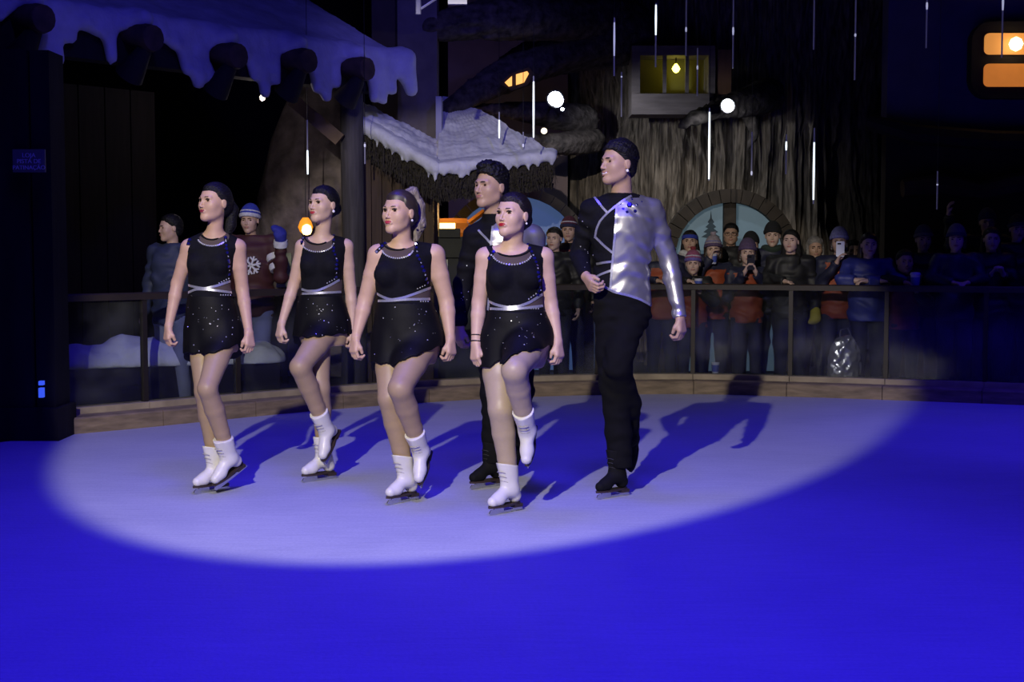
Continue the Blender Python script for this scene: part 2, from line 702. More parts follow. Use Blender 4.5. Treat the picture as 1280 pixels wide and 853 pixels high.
# --- hair, in head coordinates
def hair_mesh(style, h=.004):
    fl = Field(axis(-.13, .13, h), axis(-.24, .14, h), axis(-.26, .20, h))
    E = np.eye(3)
    extra = None
    def combed(line, thick, grow=.35):
        """a scalp of hair that rises gently from the skin at the hairline"""
        fl.ell((0, -.010, .030), E, (.075, .095, .086), 0)
        fl.ell((0, -.045, -.03), E, (.060, .055, .07), .02)
        X, Y, Z = fl.x[:, None, None], fl.y[None, :, None], fl.z[None, None, :]
        fl.D = (fl.D - np.clip(-grow * line(X, Y, Z), -.012, thick)).astype(np.float32)

    if style in ('bun', 'pony', 'high_pony'):
        combed(lambda X, Y, Z: np.maximum(.80 * Y + .012 - Z + .05 * np.abs(X) * (Y > .03) - .010 * np.cos(X * 50) * (Y > .03), -.075 - Z), .012)
        if style == 'bun':
            fl.ell((0, -.112, -.012), E, (.040, .034, .042), .01)
        elif style == 'pony':
            for a, ra, b, rb in (((0, -.10, .03), .030, (.0, -.135, -.03), .036), ((.0, -.135, -.03), .036, (.0, -.125, -.12), .034),
                                 ((.0, -.125, -.12), .034, (0, -.10, -.21), .016)):
                fl.cone(a, ra, b, rb, .02)
    elif style == 'crop':
        combed(lambda X, Y, Z: np.maximum(.95 * Y + .012 - Z, -.06 - Z), .007)
        g = Field(fl.x, fl.y, fl.z)
        g.ell((0, -.012, .042), E, (.074, .095, .088), 0, 'u', .012)
        g.keep(lambda X, Y, Z: (.32 * Y + .052 - Z) * .9)
        wv = waves(8, 8, 160)
        g.ripple(lambda x, y, z: .010 * wv(x, y, z), .04)
        fl.D = np.minimum(fl.D, g.D)
    elif style == 'quiff':
        combed(lambda X, Y, Z: np.maximum(.95 * Y + .012 - Z, -.06 - Z), .006)
        g = Field(fl.x, fl.y, fl.z)
        g.ell((0, -.010, .060), E, (.068, .092, .078), 0, 'u', .012)
        g.ell((0, .040, .118), E, (.052, .045, .030), .03)
        g.keep(lambda X, Y, Z: (.30 * Y + .052 - Z) * .9)
        wv = waves(9, 8, 170)
        g.ripple(lambda x, y, z: .012 * wv(x, y, z), .04)
        fl.D = np.minimum(fl.D, g.D)
    elif style == 'long':
        combed(lambda X, Y, Z: np.maximum(.80 * Y + .010 - Z, -.09 - Z), .013)
        for s in (-1, 1):
            fl.cone((s * .066, -.045, .0), .030, (s * .078, -.045, -.12), .032, .03)
            fl.cone((s * .078, -.045, -.12), .032, (s * .085, .015, -.22), .024, .02)
        fl.cone((0, -.07, 0), .055, (0, -.085, -.18), .05, .03)
        wv = waves(5, 6, 70)
        fl.ripple(lambda x, y, z: .005 * wv(x, y, z * .3), .03)
    elif style == 'bob':
        combed(lambda X, Y, Z: np.maximum(.62 * Y + .014 - Z, -.09 - Z), .020)
        for s in (-1, 1):
            fl.cone((s * .070, -.02, .02), .030, (s * .076, -.01, -.075), .026, .03)
        fl.cone((0, -.07, 0), .055, (0, -.07, -.09), .045, .03)
        wv = waves(5, 6, 120)
        fl.ripple(lambda x, y, z: .006 * wv(x, y, z), .03)
    elif style == 'short':
        combed(lambda X, Y, Z: np.maximum(.85 * Y + .012 - Z, -.07 - Z), .014)
        wv = waves(15, 6, 130)
        fl.ripple(lambda x, y, z: .004 * wv(x, y, z), .03)
    elif style == 'beanie':
        fl.ell((0, -.012, .050), E, (.078, .100, .088), 0, 'u', .014)
        fl.ell((0, -.030, .110), E, (.05, .05, .045), .04)
        fl.keep(lambda X, Y, Z: (.25 * Y + .026 - Z) * .9)
    elif style == 'band':
        fl.ell((0, -.012, .034), E, (.078, .100, .090), 0, 'u', .014)
        fl.keep(lambda X, Y, Z: (np.abs(Z - .25 * Y - .042) - .022) * .9)
    elif style == 'cuff':
        fl.ell((0, -.012, .048), E, (.079, .101, .090), 0, 'u', .020)
        fl.keep(lambda X, Y, Z: (np.abs(Z - .25 * Y - .040) - .018) * .9)
    elif style == 'stripe':
        fl.ell((0, -.012, .050), E, (.078, .100, .088), 0, 'u', .0175)
        fl.keep(lambda X, Y, Z: (np.abs(Z - .25 * Y - .082) - .008) * .9)
    elif style == 'pompom':
        fl.ell((0, -.030, .178), E, (.028, .028, .028), 0)
        wv = waves(6, 8, 200)
        fl.ripple(lambda x, y, z: .008 * wv(x, y, z), .03)
    elif style == 'tail':
        for a, ra, b, rb in (((0, -.060, .105), .026, (0, -.110, .122), .027), ((0, -.110, .122), .027, (0, -.150, .055), .036),
                             ((0, -.150, .055), .036, (0, -.158, -.050), .042), ((0, -.158, -.050), .042, (0, -.140, -.140), .016)):
            fl.cone(a, ra, b, rb, .015)
        wv = waves(7, 5, 120)
        fl.ripple(lambda x, y, z: .003 * np.sin(x * 420 + 3 * wv(x, y, z)) + .003 * wv(x, y, z * .3), .03)
    V, Q = fl.mesh(1)
    return mesh_np('hair_' + style, V, Q)


HAIR = {}


def hair(style):
    if style not in HAIR:
        HAIR[style] = hair_mesh(style, .005)
    return HAIR[style]


# --- the ice skate, in foot coordinates: x to the toe, z up, ankle at the origin, ice at z = -.13
def skate_protos():
    fl = Field(axis(-.11, .21, .004), axis(-.08, .08, .004), axis(-.11, .18, .004))
    fl.cone((-.002, 0, -.005), .044, (.002, 0, .15), .061, .01)
    fl.cone((-.032, 0, -.045), .038, (-.010, 0, -.01), .042, .02)
    fl.cone((.012, 0, .0), .040, (.10, 0, -.046), .033, .03)
    fl.cone((.095, 0, -.050), .035, (.142, 0, -.058), .029, .02)
    fl.cone((.030, 0, .03), .028, (.048, 0, .140), .020, .015)
    fl.keep(lambda X, Y, Z: np.maximum(-.080 - Z, Z - .134 - .20 * X))
    V, Q = fl.mesh(1)
    boot = mesh_np('boot', V, Q)
    b = MB()
    out = []
    for k in range(24):
        t = 2 * math.pi * k / 24
        x = .048 + .126 * math.cos(t)
        yy = .036 * math.sin(t) * (1.0 if x > .04 else .86)
        out.append((x, yy))
    n = len(out)
    vs = [(x, y, -.080) for x, y in out] + [(x, y, -.091) for x, y in out]
    b.add(vs, [tuple(range(n)), tuple(range(2 * n - 1, n - 1, -1))] + [((i + 1) % n, i, i + n, (i + 1) % n + n) for i in range(n)])
    b.box((-.042, 0, -.098), (.062, .052, .018))
    sole = bpy.data.meshes.new('sole')
    sole.from_pydata(b.v, [], b.f)
    b = MB()
    prof = [(-.10, -.128), (-.095, -.118), (-.062, -.116), (-.064, -.105), (-.012, -.105), (-.016, -.116), (.055, -.116),
            (.060, -.090), (.128, -.090), (.134, -.100), (.158, -.101), (.166, -.108), (.170, -.118), (.160, -.127), (.10, -.131), (-.06, -.131)]
    b.prism(prof, -.0028, .0028)
    b.box((.095, 0, -.0915), (.075, .045, .004))
    b.box((-.040, 0, -.1085), (.055, .042, .004))
    blade = bpy.data.meshes.new('blade')
    blade.from_pydata(b.v, [], b.f)
    b = MB()
    for i in range(7):
        if i < 4:
            x, z, wdt = .086 - i * .019, -.012 + i * .0105 - .0015 * i * i + .002, .022 + .002 * i
            x, z = .088 - i * .017, -.0095 + i * .0125
        else:
            x, z, wdt = .056 + (i - 4) * .006, .046 + (i - 4) * .026, .028
        b.tube([(x - .012, -wdt, z - .006), (x, -wdt * .55, z), (x + .003, 0, z + .001), (x, wdt * .55, z), (x - .012, wdt, z - .006)], .0028, 5)
    lace = bpy.data.meshes.new('lace')
    lace.from_pydata(b.v, [], b.f)
    return boot, sole, blade, lace


SKATE = skate_protos()
M_STEEL = mat('blade_steel', (.62, .63, .68), .22, .95)
M_SOLE = mat('skate_sole', (.035, .022, .018), .45)
M_WBOOT = mat('white_skate_leather', (.68, .66, .63), .42, noise=.06, scale=30, coat=.1)
M_BBOOT = mat('black_boot_cover', (.006, .006, .007), .8, spec=.12)
M_LACE = mat('white_lace', (.36, .34, .33), .7)
M_BLACE = mat('black_lace', (.02, .02, .02), .7)


def bent(me, lx, ly):
    """a copy of a boot mesh whose shaft leans with the shin"""
    m = me.copy()
    co = np.zeros(len(m.vertices) * 3, np.float32)
    m.vertices.foreach_get('co', co)
    co = co.reshape(-1, 3)
    zz = np.maximum(co[:, 2], 0)
    co[:, 0] += lx * zz
    co[:, 1] += ly * zz
    m.vertices.foreach_set('co', co.ravel())
    m.update()
    return m


def add_skate(root, ankle, toe_dir, up_dir, white=True, s=1.0, shin=None):
    t = np.array(toe_dir, float)
    t /= np.linalg.norm(t)
    u = np.array(up_dir, float)
    u = u - t * (u @ t)
    u /= np.linalg.norm(u)
    l = np.cross(u, t)
    M = np.stack([t, l, u], 1)
    lx = ly = 0.0
    if shin is not None:
        q = M.T @ (np.array(shin) / np.linalg.norm(shin))
        lx, ly = float(np.clip(q[0] / max(q[2], .2), -.5, .9)), float(np.clip(q[1] / max(q[2], .2), -.5, .5))
    b = place('ice_skate', bent(SKATE[0], lx, ly), root, M, ankle, s, M_WBOOT if white else M_BBOOT)
    b['label'] = 'white leather figure skate boot' if white else 'black covered skate boot'
    for nm, me, mt in (('sole', SKATE[1], M_SOLE), ('blade', SKATE[2], M_STEEL), ('lace', SKATE[3], M_LACE if white else M_BLACE)):
        if nm == 'lace':
            me = bent(me, lx, ly)
        ob = bpy.data.objects.new(nm, me)
        COL.objects.link(ob)
        if len(me.materials) == 0:
            me.materials.append(mt)
        ob.material_slots[0].link = 'OBJECT'
        ob.material_slots[0].material = mt
        ob.parent = b
    return b


# --- trimmings laid on a garment: pixels say where, the garment's surface says how deep
class Cloth:
    def __init__(self, V, Q, base):
        self.t = BVHTree.FromPolygons([tuple(p) for p in V.tolist()], [tuple(q) for q in Q.tolist()])
        self.base = np.array(base)

    def hit(self, u, v):
        r = Vector(ray(u, v)).normalized()
        loc, nor, i, d = self.t.ray_cast(Vector((0, 0, CAMZ)), r, 60)
        return loc, nor

    def ribbon(self, b, pts, width, lift=.004, step=2.0):
        P = []
        for (u0, v0), (u1, v1) in zip(pts[:-1], pts[1:]):
            n = max(2, int(math.hypot(u1 - u0, v1 - v0) / step))
            for i in range(n):
                t = i / n
                P.append((u0 + (u1 - u0) * t, v0 + (v1 - v0) * t))
        P.append(pts[-1])
        H = []
        for u, v in P:
            l, n = self.hit(u, v)
            if l is not None and (not H or (l - H[-1][0]).length < .08):
                H.append((l, n))
        if len(H) < 3:
            return
        for _ in range(2):
            H = [H[0]] + [((H[i - 1][0] + H[i][0] + H[i + 1][0]) / 3 + H[i][1] * .0004, (H[i - 1][1] + H[i][1] + H[i + 1][1]).normalized())
                          for i in range(1, len(H) - 1)] + [H[-1]]
        vs, fs = [], []
        for i, (l, n) in enumerate(H):
            t = (H[min(i + 1, len(H) - 1)][0] - H[max(i - 1, 0)][0]).normalized()
            s = n.cross(t).normalized() * width / 2
            q = l - Vector(self.base)
            vs += [q - s - n * .003, q - s + n * lift, q + s + n * lift, q + s - n * .003]
        for i in range(len(H) - 1):
            for k in range(4):
                a, c = i * 4 + k, i * 4 + (k + 1) % 4
                fs.append((a, c, c + 4, a + 4))
        fs += [(3, 2, 1, 0), tuple(len(vs) - 4 + k for k in range(4))]
        b.add(vs, fs)

    def studs(self, b, pts, r, flat=.6):
        for u, v in pts:
            l, n = self.hit(u, v)
            if l is None:
                continue
            R = n.to_track_quat('Z', 'Y').to_matrix()
            c = l - Vector(self.base)
            k = 6
            vs = [c + R @ Vector((r * math.cos(2 * math.pi * i / k), r * math.sin(2 * math.pi * i / k), -.001)) for i in range(k)]
            vs += [c + R @ Vector((.6 * r * math.cos(2 * math.pi * i / k), .6 * r * math.sin(2 * math.pi * i / k), r * flat)) for i in range(k)]
            fs = [(i, (i + 1) % k, (i + 1) % k + k, i + k) for i in range(k)] + [tuple(range(k, 2 * k))]
            b.add(vs, fs)


def rows_loft(rows, D, shrink=0.0, dy=0.0):
    out = []
    for v, ul, ur, dep in rows:
        a, c = at(ul, v, D + dy), at(ur, v, D + dy)
        out.append((a[2], (a[0] + c[0]) / 2, D + dy, (c[0] - a[0]) / 2 - shrink, dep - shrink))
    return np.array(sorted(out), dtype=float)


def ext(points, pad):
    P = np.array(points)
    return P.min(0) - pad, P.max(0) + pad


SKIN = {}


def skin(name, c):
    return mat('skin_' + name, c, .48, noise=.10, scale=25, spec=.35)


M_BLACKKNIT = mat('black_stretch_fabric', (.0065, .0065, .009), .8, spec=.12, noise=.3, scale=60)
M_SEQ = mat('black_sequin_fabric', (.0055, .0055, .007), .6, noise=.5, scale=220, spec=.12)
M_MESH = mat('sheer_mesh', (.065, .045, .038), .8)
M_SILVER = mat('silver_trim', (.62, .63, .74), .28, .65, noise=.25, scale=160)
M_RHINE = mat('rhinestone', (.85, .86, .92), .12, .6)
M_GEM = mat('blue_gem', (.010, .010, .13), .15, .2, coat=.4)
M_TIGHTS = mat('tan_tights', (.35, .245, .150), .5, spec=.4, noise=.05, scale=60)
M_SILVERCLOTH = mat('silver_lame', (.42, .415, .45), .36, .75, noise=.15, scale=9)
M_TROUSER = mat('black_trousers', (.0055, .0055, .0065), .9, spec=.1)
M_HAIRDK = mat('dark_hair', (.010, .007, .007), .5, spec=.35, noise=.4, scale=40, stretch=(1, .2, 1), bump=.5, bscale=120)
M_HAIRBK = mat('black_hair', (.005, .0045, .005), .55, spec=.3, noise=.4, scale=60, bump=.5, bscale=140, stretch=(1, .25, 1))
M_HAIRBL = mat('ash_blonde_hair', (.38, .32, .26), .45, noise=.7, scale=60, stretch=(3, .4, .3), bump=.6, bscale=90)
M_HAIRBR = mat('brown_hair', (.03, .018, .012), .45, noise=.4, scale=40, stretch=(1, .2, 1))
M_PEARL = mat('pearl', (.85, .84, .82), .2)
M_LIPRED = mat('red_lipstick', (.34, .012, .022), .35)
M_LIPPINK = mat('rose_lipstick', (.40, .04, .07), .35)
M_LIPNUDE = mat('lips_bare', (.33, .14, .12), .5)
M_BROW = mat('brow_hair', (.02, .012, .010), .8)


def limbs(sp, D):
    J = lambda q: at(q[0], q[1], D + (q[2] if len(q) > 2 else 0.0))
    return J


def build_body(sp, root, D, base):
    """one continuous skin surface: torso, neck, head, arms with hands, legs"""
    J = limbs(sp, D)
    hd = sp['head']
    HO = at(hd['c'][0], hd['c'][1], D + hd.get('dy', -.04))
    HM = frame(hd['yaw'], hd.get('pitch', 0), hd.get('roll', 0))
    hs = hd['s']
    L = rows_loft(sp['rows'], D, .008)
    nb = J(sp['neck'])
    prims = []
    hands, hpts = [], []
    fat = sp.get('arm', (.048, .043, .037, .034, .0235))
    for side, (sh, el_, wr) in zip((-1, 1), sp['arms']):
        sh, el_, wr = J(sh), J(el_), J(wr)
        mid = sh * .55 + el_ * .45
        fm = el_ * .7 + wr * .3
        prims.append((sh, fat[0], mid, fat[1], .03, 'arm'))
        prims.append((mid, fat[1], el_, fat[2], .008, 'arm'))
        prims.append((el_, fat[2], fm, fat[2] * 1.0, .012, 'arm'))
        prims.append((fm, fat[2] * 1.0, wr, fat[4], .008, 'arm'))
        prims.append((nb + np.array([0, .01, -.015]), .045, sh + np.array([0, 0, .004]), fat[0] * .9, .035, 'clav'))
        d = wr - el_
        d = d / np.linalg.norm(d) * .8 + np.array([0, 0, -.35])
        n = np.array([-side * .75, .55, 0.0])
        t = np.array([-side * .45, -.9, 0.0])
        o = sp.get('hand', {}).get(side, {})
        n = np.array(o.get('n', n), float)
        t = np.array(o.get('t', t), float)
        if 'd' in o:
            d = np.array(o['d'], float)
        hands += hand_prims(wr, d, n, t, sp.get('hands', .95), o.get('curl', (32, 92, 140)))
        c = wr + d / np.linalg.norm(d) * .06
        hpts.append(c)
    legp = []
    lr = sp.get('leg', (.080, .064, .050, .052, .036))
    for hip, kn, an in sp['legs']:
        hip, kn, an = J(hip), J(kn), (J(an) if len(an) < 4 else np.array(an[:3]))
        m = hip * .5 + kn * .5
        ax = an - kn
        calf = kn + ax * .30
        back = np.array([0, .012, 0])
        legp += [(hip, lr[0], m, lr[1], .02, 'leg'), (m, lr[1], kn, lr[2], .01, 'leg'),
                 (kn, lr[2], calf + back, lr[3], .02, 'leg'), (calf + back, lr[3], kn + ax * .62 + back * .5, lr[3] * .80, .01, 'leg'),
                 (kn + ax * .62 + back * .5, lr[3] * .80, an, lr[4], .01, 'leg')]
    pts = [HO, HO + [0, 0, .12]] + [p[0] for p in prims + legp] + [p[2] for p in prims + legp] + hpts
    lo, hi = ext(pts, .15)
    h = sp.get('h', .0065)
    hh = .003 if sp.get('h', .0065) < .008 else .0045
    fx = [(HO[0] - .12 * hs, HO[0] + .12 * hs, hh)] + [(c[0] - .07, c[0] + .07, .004) for c in hpts]
    fy = [(HO[1] - .12 * hs, HO[1] + .12 * hs, hh)] + [(c[1] - .07, c[1] + .07, .004) for c in hpts]
    fz = [(HO[2] - .13 * hs, HO[2] + .12 * hs, hh)] + [(c[2] - .09, c[2] + .09, .004) for c in hpts]
    fl = Field(axis(lo[0], hi[0], h, fx), axis(lo[1], hi[1], h, fy), axis(lo[2], hi[2], h, fz))
    fl.loft(L, 0)
    for a, ra, b, rb, k, tg in legp:
        fl.cone(a, ra, b, rb, k)
    for c, r in sp.get('bust_w', []):
        fl.ell(c, np.eye(3), r, .03, 'u', -.006)
    for p in prims:
        if p[5] == 'clav':
            fl.cone(*p[:4], p[4])
    nr = sp.get('neckr', .047)
    nt = HO + HM @ (np.array([0, -.022, -.055]) * hs)
    fl.cone(nt, nr, nb, nr * 1.1, .02)
    g = Field(fl.x, fl.y, fl.z)
    put_prims(g, head_prims(sp.get('man', False)), HM, HO, hs)
    A, B = fl.D, g.D
    k = .02
    hq = np.maximum(k - np.abs(A - B), 0) / k
    fl.D = np.minimum(A, B) - hq * hq * (k * .25)
    del g, A, B, hq
    for p in prims:
        if p[5] == 'arm':
            fl.cone(*p[:4], p[4])
    put_prims(fl, hands)
    V, Q = fl.mesh(1)
    link('body', mesh_np('body', V - base, Q), sp['skin'], root)
    return dict(HO=HO, HM=HM, hs=hs, L=rows_loft(sp['rows'], D, 0), nb=nb, prims=prims, legp=legp, J=J, lo=lo, hi=hi)

# ------------------------------------------------------------------ the setting
def tag_s(o, label=None):
    o['kind'] = 'structure'
    if label:
        o['label'] = label
    return o


def spline(P, n=12):
    P = [np.array(p, float) for p in P]
    P = [2 * P[0] - P[1]] + P + [2 * P[-1] - P[-2]]
    out = []
    for i in range(1, len(P) - 2):
        for k in range(n):
            t = k / n
            a, b, c, d = P[i - 1:i + 3]
            out.append(.5 * ((2 * b) + (c - a) * t + (2 * a - 5 * b + 4 * c - d) * t * t + (3 * b - 3 * c + d - a) * t ** 3))
    out.append(P[-2])
    return np.array(out)


def ice_material():
    m = mat('ice', (.48, .50, .62), .55, spec=.10)
    nt = m.node_tree
    b = nt.nodes['Principled BSDF']
    tc = nt.nodes.new('ShaderNodeTexCoord')
    n1 = nt.nodes.new('ShaderNodeTexNoise')
    n1.inputs['Scale'].default_value = 1.1
    n1.inputs['Detail'].default_value = 8
    mp = nt.nodes.new('ShaderNodeMapping')
    mp.inputs['Rotation'].default_value = (0, 0, .5)
    mp.inputs['Scale'].default_value = (1.2, 14, 1)
    n2 = nt.nodes.new('ShaderNodeTexNoise')
    n2.inputs['Scale'].default_value = 3
    n2.inputs['Detail'].default_value = 6
    nt.links.new(tc.outputs['Object'], n1.inputs['Vector'])
    nt.links.new(tc.outputs['Object'], mp.inputs['Vector'])
    nt.links.new(mp.outputs['Vector'], n2.inputs['Vector'])
    n3 = nt.nodes.new('ShaderNodeTexNoise')
    n3.inputs['Scale'].default_value = 60
    n3.inputs['Detail'].default_value = 3
    nt.links.new(tc.outputs['Object'], n3.inputs['Vector'])
    ad = nt.nodes.new('ShaderNodeMath')
    ad.operation = 'ADD'
    nt.links.new(n1.outputs['Fac'], ad.inputs[0])
    nt.links.new(n2.outputs['Fac'], ad.inputs[1])
    ad2 = nt.nodes.new('ShaderNodeMath')
    ad2.operation = 'ADD'
    nt.links.new(ad.outputs[0], ad2.inputs[0])
    nt.links.new(n3.outputs['Fac'], ad2.inputs[1])
    r = nt.nodes.new('ShaderNodeMapRange')
    r.inputs['From Min'].default_value = 1.1
    r.inputs['From Max'].default_value = 1.9
    nt.links.new(ad2.outputs[0], r.inputs['Value'])
    mx = nt.nodes.new('ShaderNodeMix')
    mx.data_type = 'RGBA'
    mx.inputs['A'].default_value = (.35, .36, .46, 1)
    mx.inputs['B'].default_value = (.47, .48, .57, 1)
    nt.links.new(r.outputs['Result'], mx.inputs['Factor'])
    nt.links.new(mx.outputs['Result'], b.inputs['Base Color'])
    bp = nt.nodes.new('ShaderNodeBump')
    bp.inputs['Strength'].default_value = .12
    bp.inputs['Distance'].default_value = .02
    nt.links.new(ad2.outputs[0], bp.inputs['Height'])
    nt.links.new(bp.outputs['Normal'], b.inputs['Normal'])
    return m


# edge of the ice, read off the photograph on the ground
EDGE_PX = [(-170, 574), (-60, 560), (75, 545), (160, 537), (250, 528), (340, 519), (430, 511), (540, 503), (650, 497), (750, 494), (870, 493), (1000, 496.5),
           (1100, 500), (1280, 507), (1450, 516)]
EDGE = spline([ground(u, v)[:2] for u, v in EDGE_PX], 10)


def path_at(s):
    """point and outward (away from the ice) direction at arc length s along the edge"""
    seg = np.linalg.norm(np.diff(EDGE, axis=0), axis=1)
    cum = np.concatenate([[0], np.cumsum(seg)])
    s = min(max(s, 0), cum[-1] - 1e-6)
    p = np.array([np.interp(s, cum, EDGE[:, 0]), np.interp(s, cum, EDGE[:, 1])])
    q = np.array([np.interp(min(s + .05, cum[-1]), cum, EDGE[:, 0]), np.interp(min(s + .05, cum[-1]), cum, EDGE[:, 1])])
    r = np.array([np.interp(max(s - .05, 0), cum, EDGE[:, 0]), np.interp(max(s - .05, 0), cum, EDGE[:, 1])])
    t = (q - r) / np.linalg.norm(q - r)
    return p, np.array([-t[1], t[0]]), t


EDGE_LEN = float(np.linalg.norm(np.diff(EDGE, axis=0), axis=1).sum())


def s_of_u(u):
    ss = np.linspace(0, EDGE_LEN, 800)
    uu = [640 + F * path_at(s)[0][0] / path_at(s)[0][1] for s in ss]
    return float(np.interp(u, uu, ss))


# ice
b = MB()
pts = [tuple(p) for p in EDGE] + [(9, EDGE[-1][1]), (9, -4), (-9, -4), (-9, EDGE[0][1])]
n = len(pts)
b.add([(x, y, 0) for x, y in pts] + [(x, y, -.06) for x, y in pts],
      [tuple(range(n))[::-1], tuple(range(n, 2 * n))] + [(i, (i + 1) % n, (i + 1) % n + n, i + n) for i in range(n)])
tag_s(b.build('floor', ice_material()), 'smooth pale ice of the rink under blue light')
M_DARKFLOOR = mat('dark_plaza_floor', (.035, .032, .034), .7, noise=.4, scale=3)
b = MB()
b.box((0, 17, -.05), (30, 15, .06))
tag_s(b.build('floor_plaza', M_DARKFLOOR), 'dark walkway floor behind the rink barrier')
M_VOID = mat('dark_backdrop', (.012, .011, .014), .9, noise=.4, scale=1.5)
tag_s(MB().box((0, 23.6, 4.5), (30, .3, 9.2)).build('wall_back', M_VOID), 'dark wall at the back of the hall')
tag_s(MB().box((-11.5, 10, 4.5), (.3, 28, 9.2)).build('wall_left', M_VOID))
tag_s(MB().box((11.5, 10, 4.5), (.3, 28, 9.2)).build('wall_right', M_VOID))

# ---- barrier
M_KERB = mat('kerb_wood', (.27, .20, .13), .7, noise=.55, scale=5, stretch=(1, 1, 5), bump=.3)
M_KERBTOP = mat('kerb_top', (.38, .31, .23), .7, noise=.4, scale=6)
M_RAIL = mat('rail_wood', (.026, .017, .013), .6, noise=.4, scale=8)
M_POST = mat('post_metal', (.028, .022, .02), .5, .3, noise=.3, scale=8)
M_GLASS = glass_mat('barrier_glass', (.80, .82, .86), dust=.014)
KH1, KH2, RAILZ = .125, .175, 1.03
bar = empty('rink_barrier', (0, 14, 0), 'curved rink barrier of dusty glass panels with dark rail and wooden kerb', 'barrier')
s0 = s_of_u(868)
SP = .885
s_first = s0 - math.floor((s0 - s_of_u(78)) / SP) * SP
stations = [s_of_u(70)] + [s_first + i * SP for i in range(60) if s_first + i * SP < EDGE_LEN - .05]
if stations[1] - stations[0] < .3:
    stations.pop(1)


def swept(s_a, s_b, prof, n=6):
    """profile [(out, z)] swept along the barrier from s_a to s_b"""
    vs, fs = [], []
    m = len(prof)
    for i in range(n + 1):
        p, o, t = path_at(s_a + (s_b - s_a) * i / n)
        for a, z in prof:
            vs.append((p[0] + o[0] * a, p[1] + o[1] * a - 14, z))
    for i in range(n):
        for k in range(m):
            a, c = i * m + k, i * m + (k + 1) % m
            fs.append((a, a + m, c + m, c))
    fs += [tuple(range(m)), tuple(n * m + k for k in range(m - 1, -1, -1))]
    return vs, fs


g = .003
for a, c in zip(stations[:-1], stations[1:]):
    MB().add(*swept(a + g, c - g, [(0, -.01), (0, KH1 - .012), (.012, KH1), (.20, KH1), (.20, -.01)])).build('kerb_beam', M_KERB, bar)
    MB().add(*swept(a + g, c - g, [(.205, -.01), (.205, KH2), (.36, KH2), (.36, -.01)])).build('kerb_step', M_KERBTOP, bar)
    MB().add(*swept(a + .02, c - .02, [(.272, KH2), (.272, RAILZ - .02), (.284, RAILZ - .02), (.284, KH2)])).build('glass_panel', M_GLASS, bar)
    MB().add(*swept(a, c, [(.240, RAILZ - .028), (.240, RAILZ + .020), (.252, RAILZ + .030), (.304, RAILZ + .030), (.316, RAILZ + .020), (.316, RAILZ - .028)])).build('rail', M_RAIL, bar)
for s in stations:
    p, o, t = path_at(s)
    c = p + o * .278
    MB().box((c[0], c[1] - 14, (KH2 + RAILZ - .03) / 2), (.04, .05, RAILZ - .03 - KH2), math.atan2(t[1], t[0])).build('post', M_POST, bar)

# ---- big dark column with a small notice, at the picture's left edge
M_COLUMN = mat('dark_column', (.016, .015, .020), .8, spec=.15, noise=.5, scale=5, stretch=(1, 1, .2), bump=.4)
cx = at(30, 400, 10.75)[0]
colo = empty('timber_column', (cx, 10.75, 0), 'wide dark timber column at the left end of the glass barrier', 'column')
for i, (dx, wdt, dy) in enumerate(((-.30, .27, .02), (-.02, .27, -.02), (.20, .14, .03))):
    MB().box((dx, dy, 1.43), (wdt, .34, 2.86)).build('plank', M_COLUMN, colo)
MB().box((-.06, .0, .12), (.74, .44, .24)).build('column_base', M_COLUMN, colo)
M_BLUELED = mat('blue_led', (.02, .05, .4), .4, emit=(.05, .12, 1.0), estr=.8)
for k, (v, hgt) in enumerate(((479, .03), (491, .07))):
    p = at(52, v, 10.5)
    q = MB().box((p[0] - cx, p[1] - 10.75, p[2]), (.03, .05, hgt))
    q.build('status_light', M_BLUELED, colo)


def text(name, body, loc, size, material, parent=None, rz=0.0, ext_=.002):
    cu = bpy.data.curves.new(name, 'FONT')
    cu.body = body
    cu.size = size
    cu.extrude = ext_
    cu.align_x = 'CENTER'
    cu.align_y = 'CENTER'
    tmp = bpy.data.objects.new(name, cu)
    COL.objects.link(tmp)
    dg = bpy.context.evaluated_depsgraph_get()
    me = bpy.data.meshes.new_from_object(tmp.evaluated_get(dg))
    bpy.data.objects.remove(tmp)
    o = link(name, me, material, parent)
    o.location = tuple(loc)
    o.rotation_euler = (math.pi / 2, 0, rz)
    return o


sg = at(36, 201, 10.5)
sign = empty('notice_sign', sg, 'small notice with three lines of blue lettering on the dark column', 'sign')
MB().box((0, .01, 0), (.235, .016, .165)).build('sign_board', mat('sign_board', (.10, .10, .13), .5), sign)
M_SIGNTXT = mat('sign_lettering', (.45, .45, .75), .5)
for body, z, sz in (('LOJA', .038, .044), ('PISTA DE', -.005, .044), ('PATINAÇÃO', -.050, .042)):
    text('lettering', body, (0, .0, z), sz, M_SIGNTXT, sign)

# ---- chalet on the left: snow on a log roof
M_SNOW = mat('snow', (.72, .74, .80), .8, noise=.2, scale=7, bump=.5, bscale=18)
M_LOG = mat('log_wood', (.11, .070, .045), .8, noise=.5, scale=9)
M_DARKWOOD = mat('dark_wood', (.018, .013, .011), .8, noise=.5, scale=6, stretch=(3, 3, .4), bump=.4)
M_LITWOOD = mat('brace_wood', (.17, .11, .055), .8, noise=.4, scale=8)
EZ = 3.16
A = at(486, 118, 15.0)
A = np.array([A[0], 15.0])
Bq = np.array([at(-70, 100, 11.2)[0], 11.2])
ed = (Bq - A) / np.linalg.norm(Bq - A)               # along the eave, to picture left
eo = np.array([ed[1], -ed[0]])                       # away from the rink
if eo[1] < 0:
    eo = -eo
ELEN = float(np.linalg.norm(Bq - A))


def chal(s, t, z):
    """along the eave, back from it, up"""
    p = A + ed * s + eo * t
    return np.array([p[0], p[1], z])


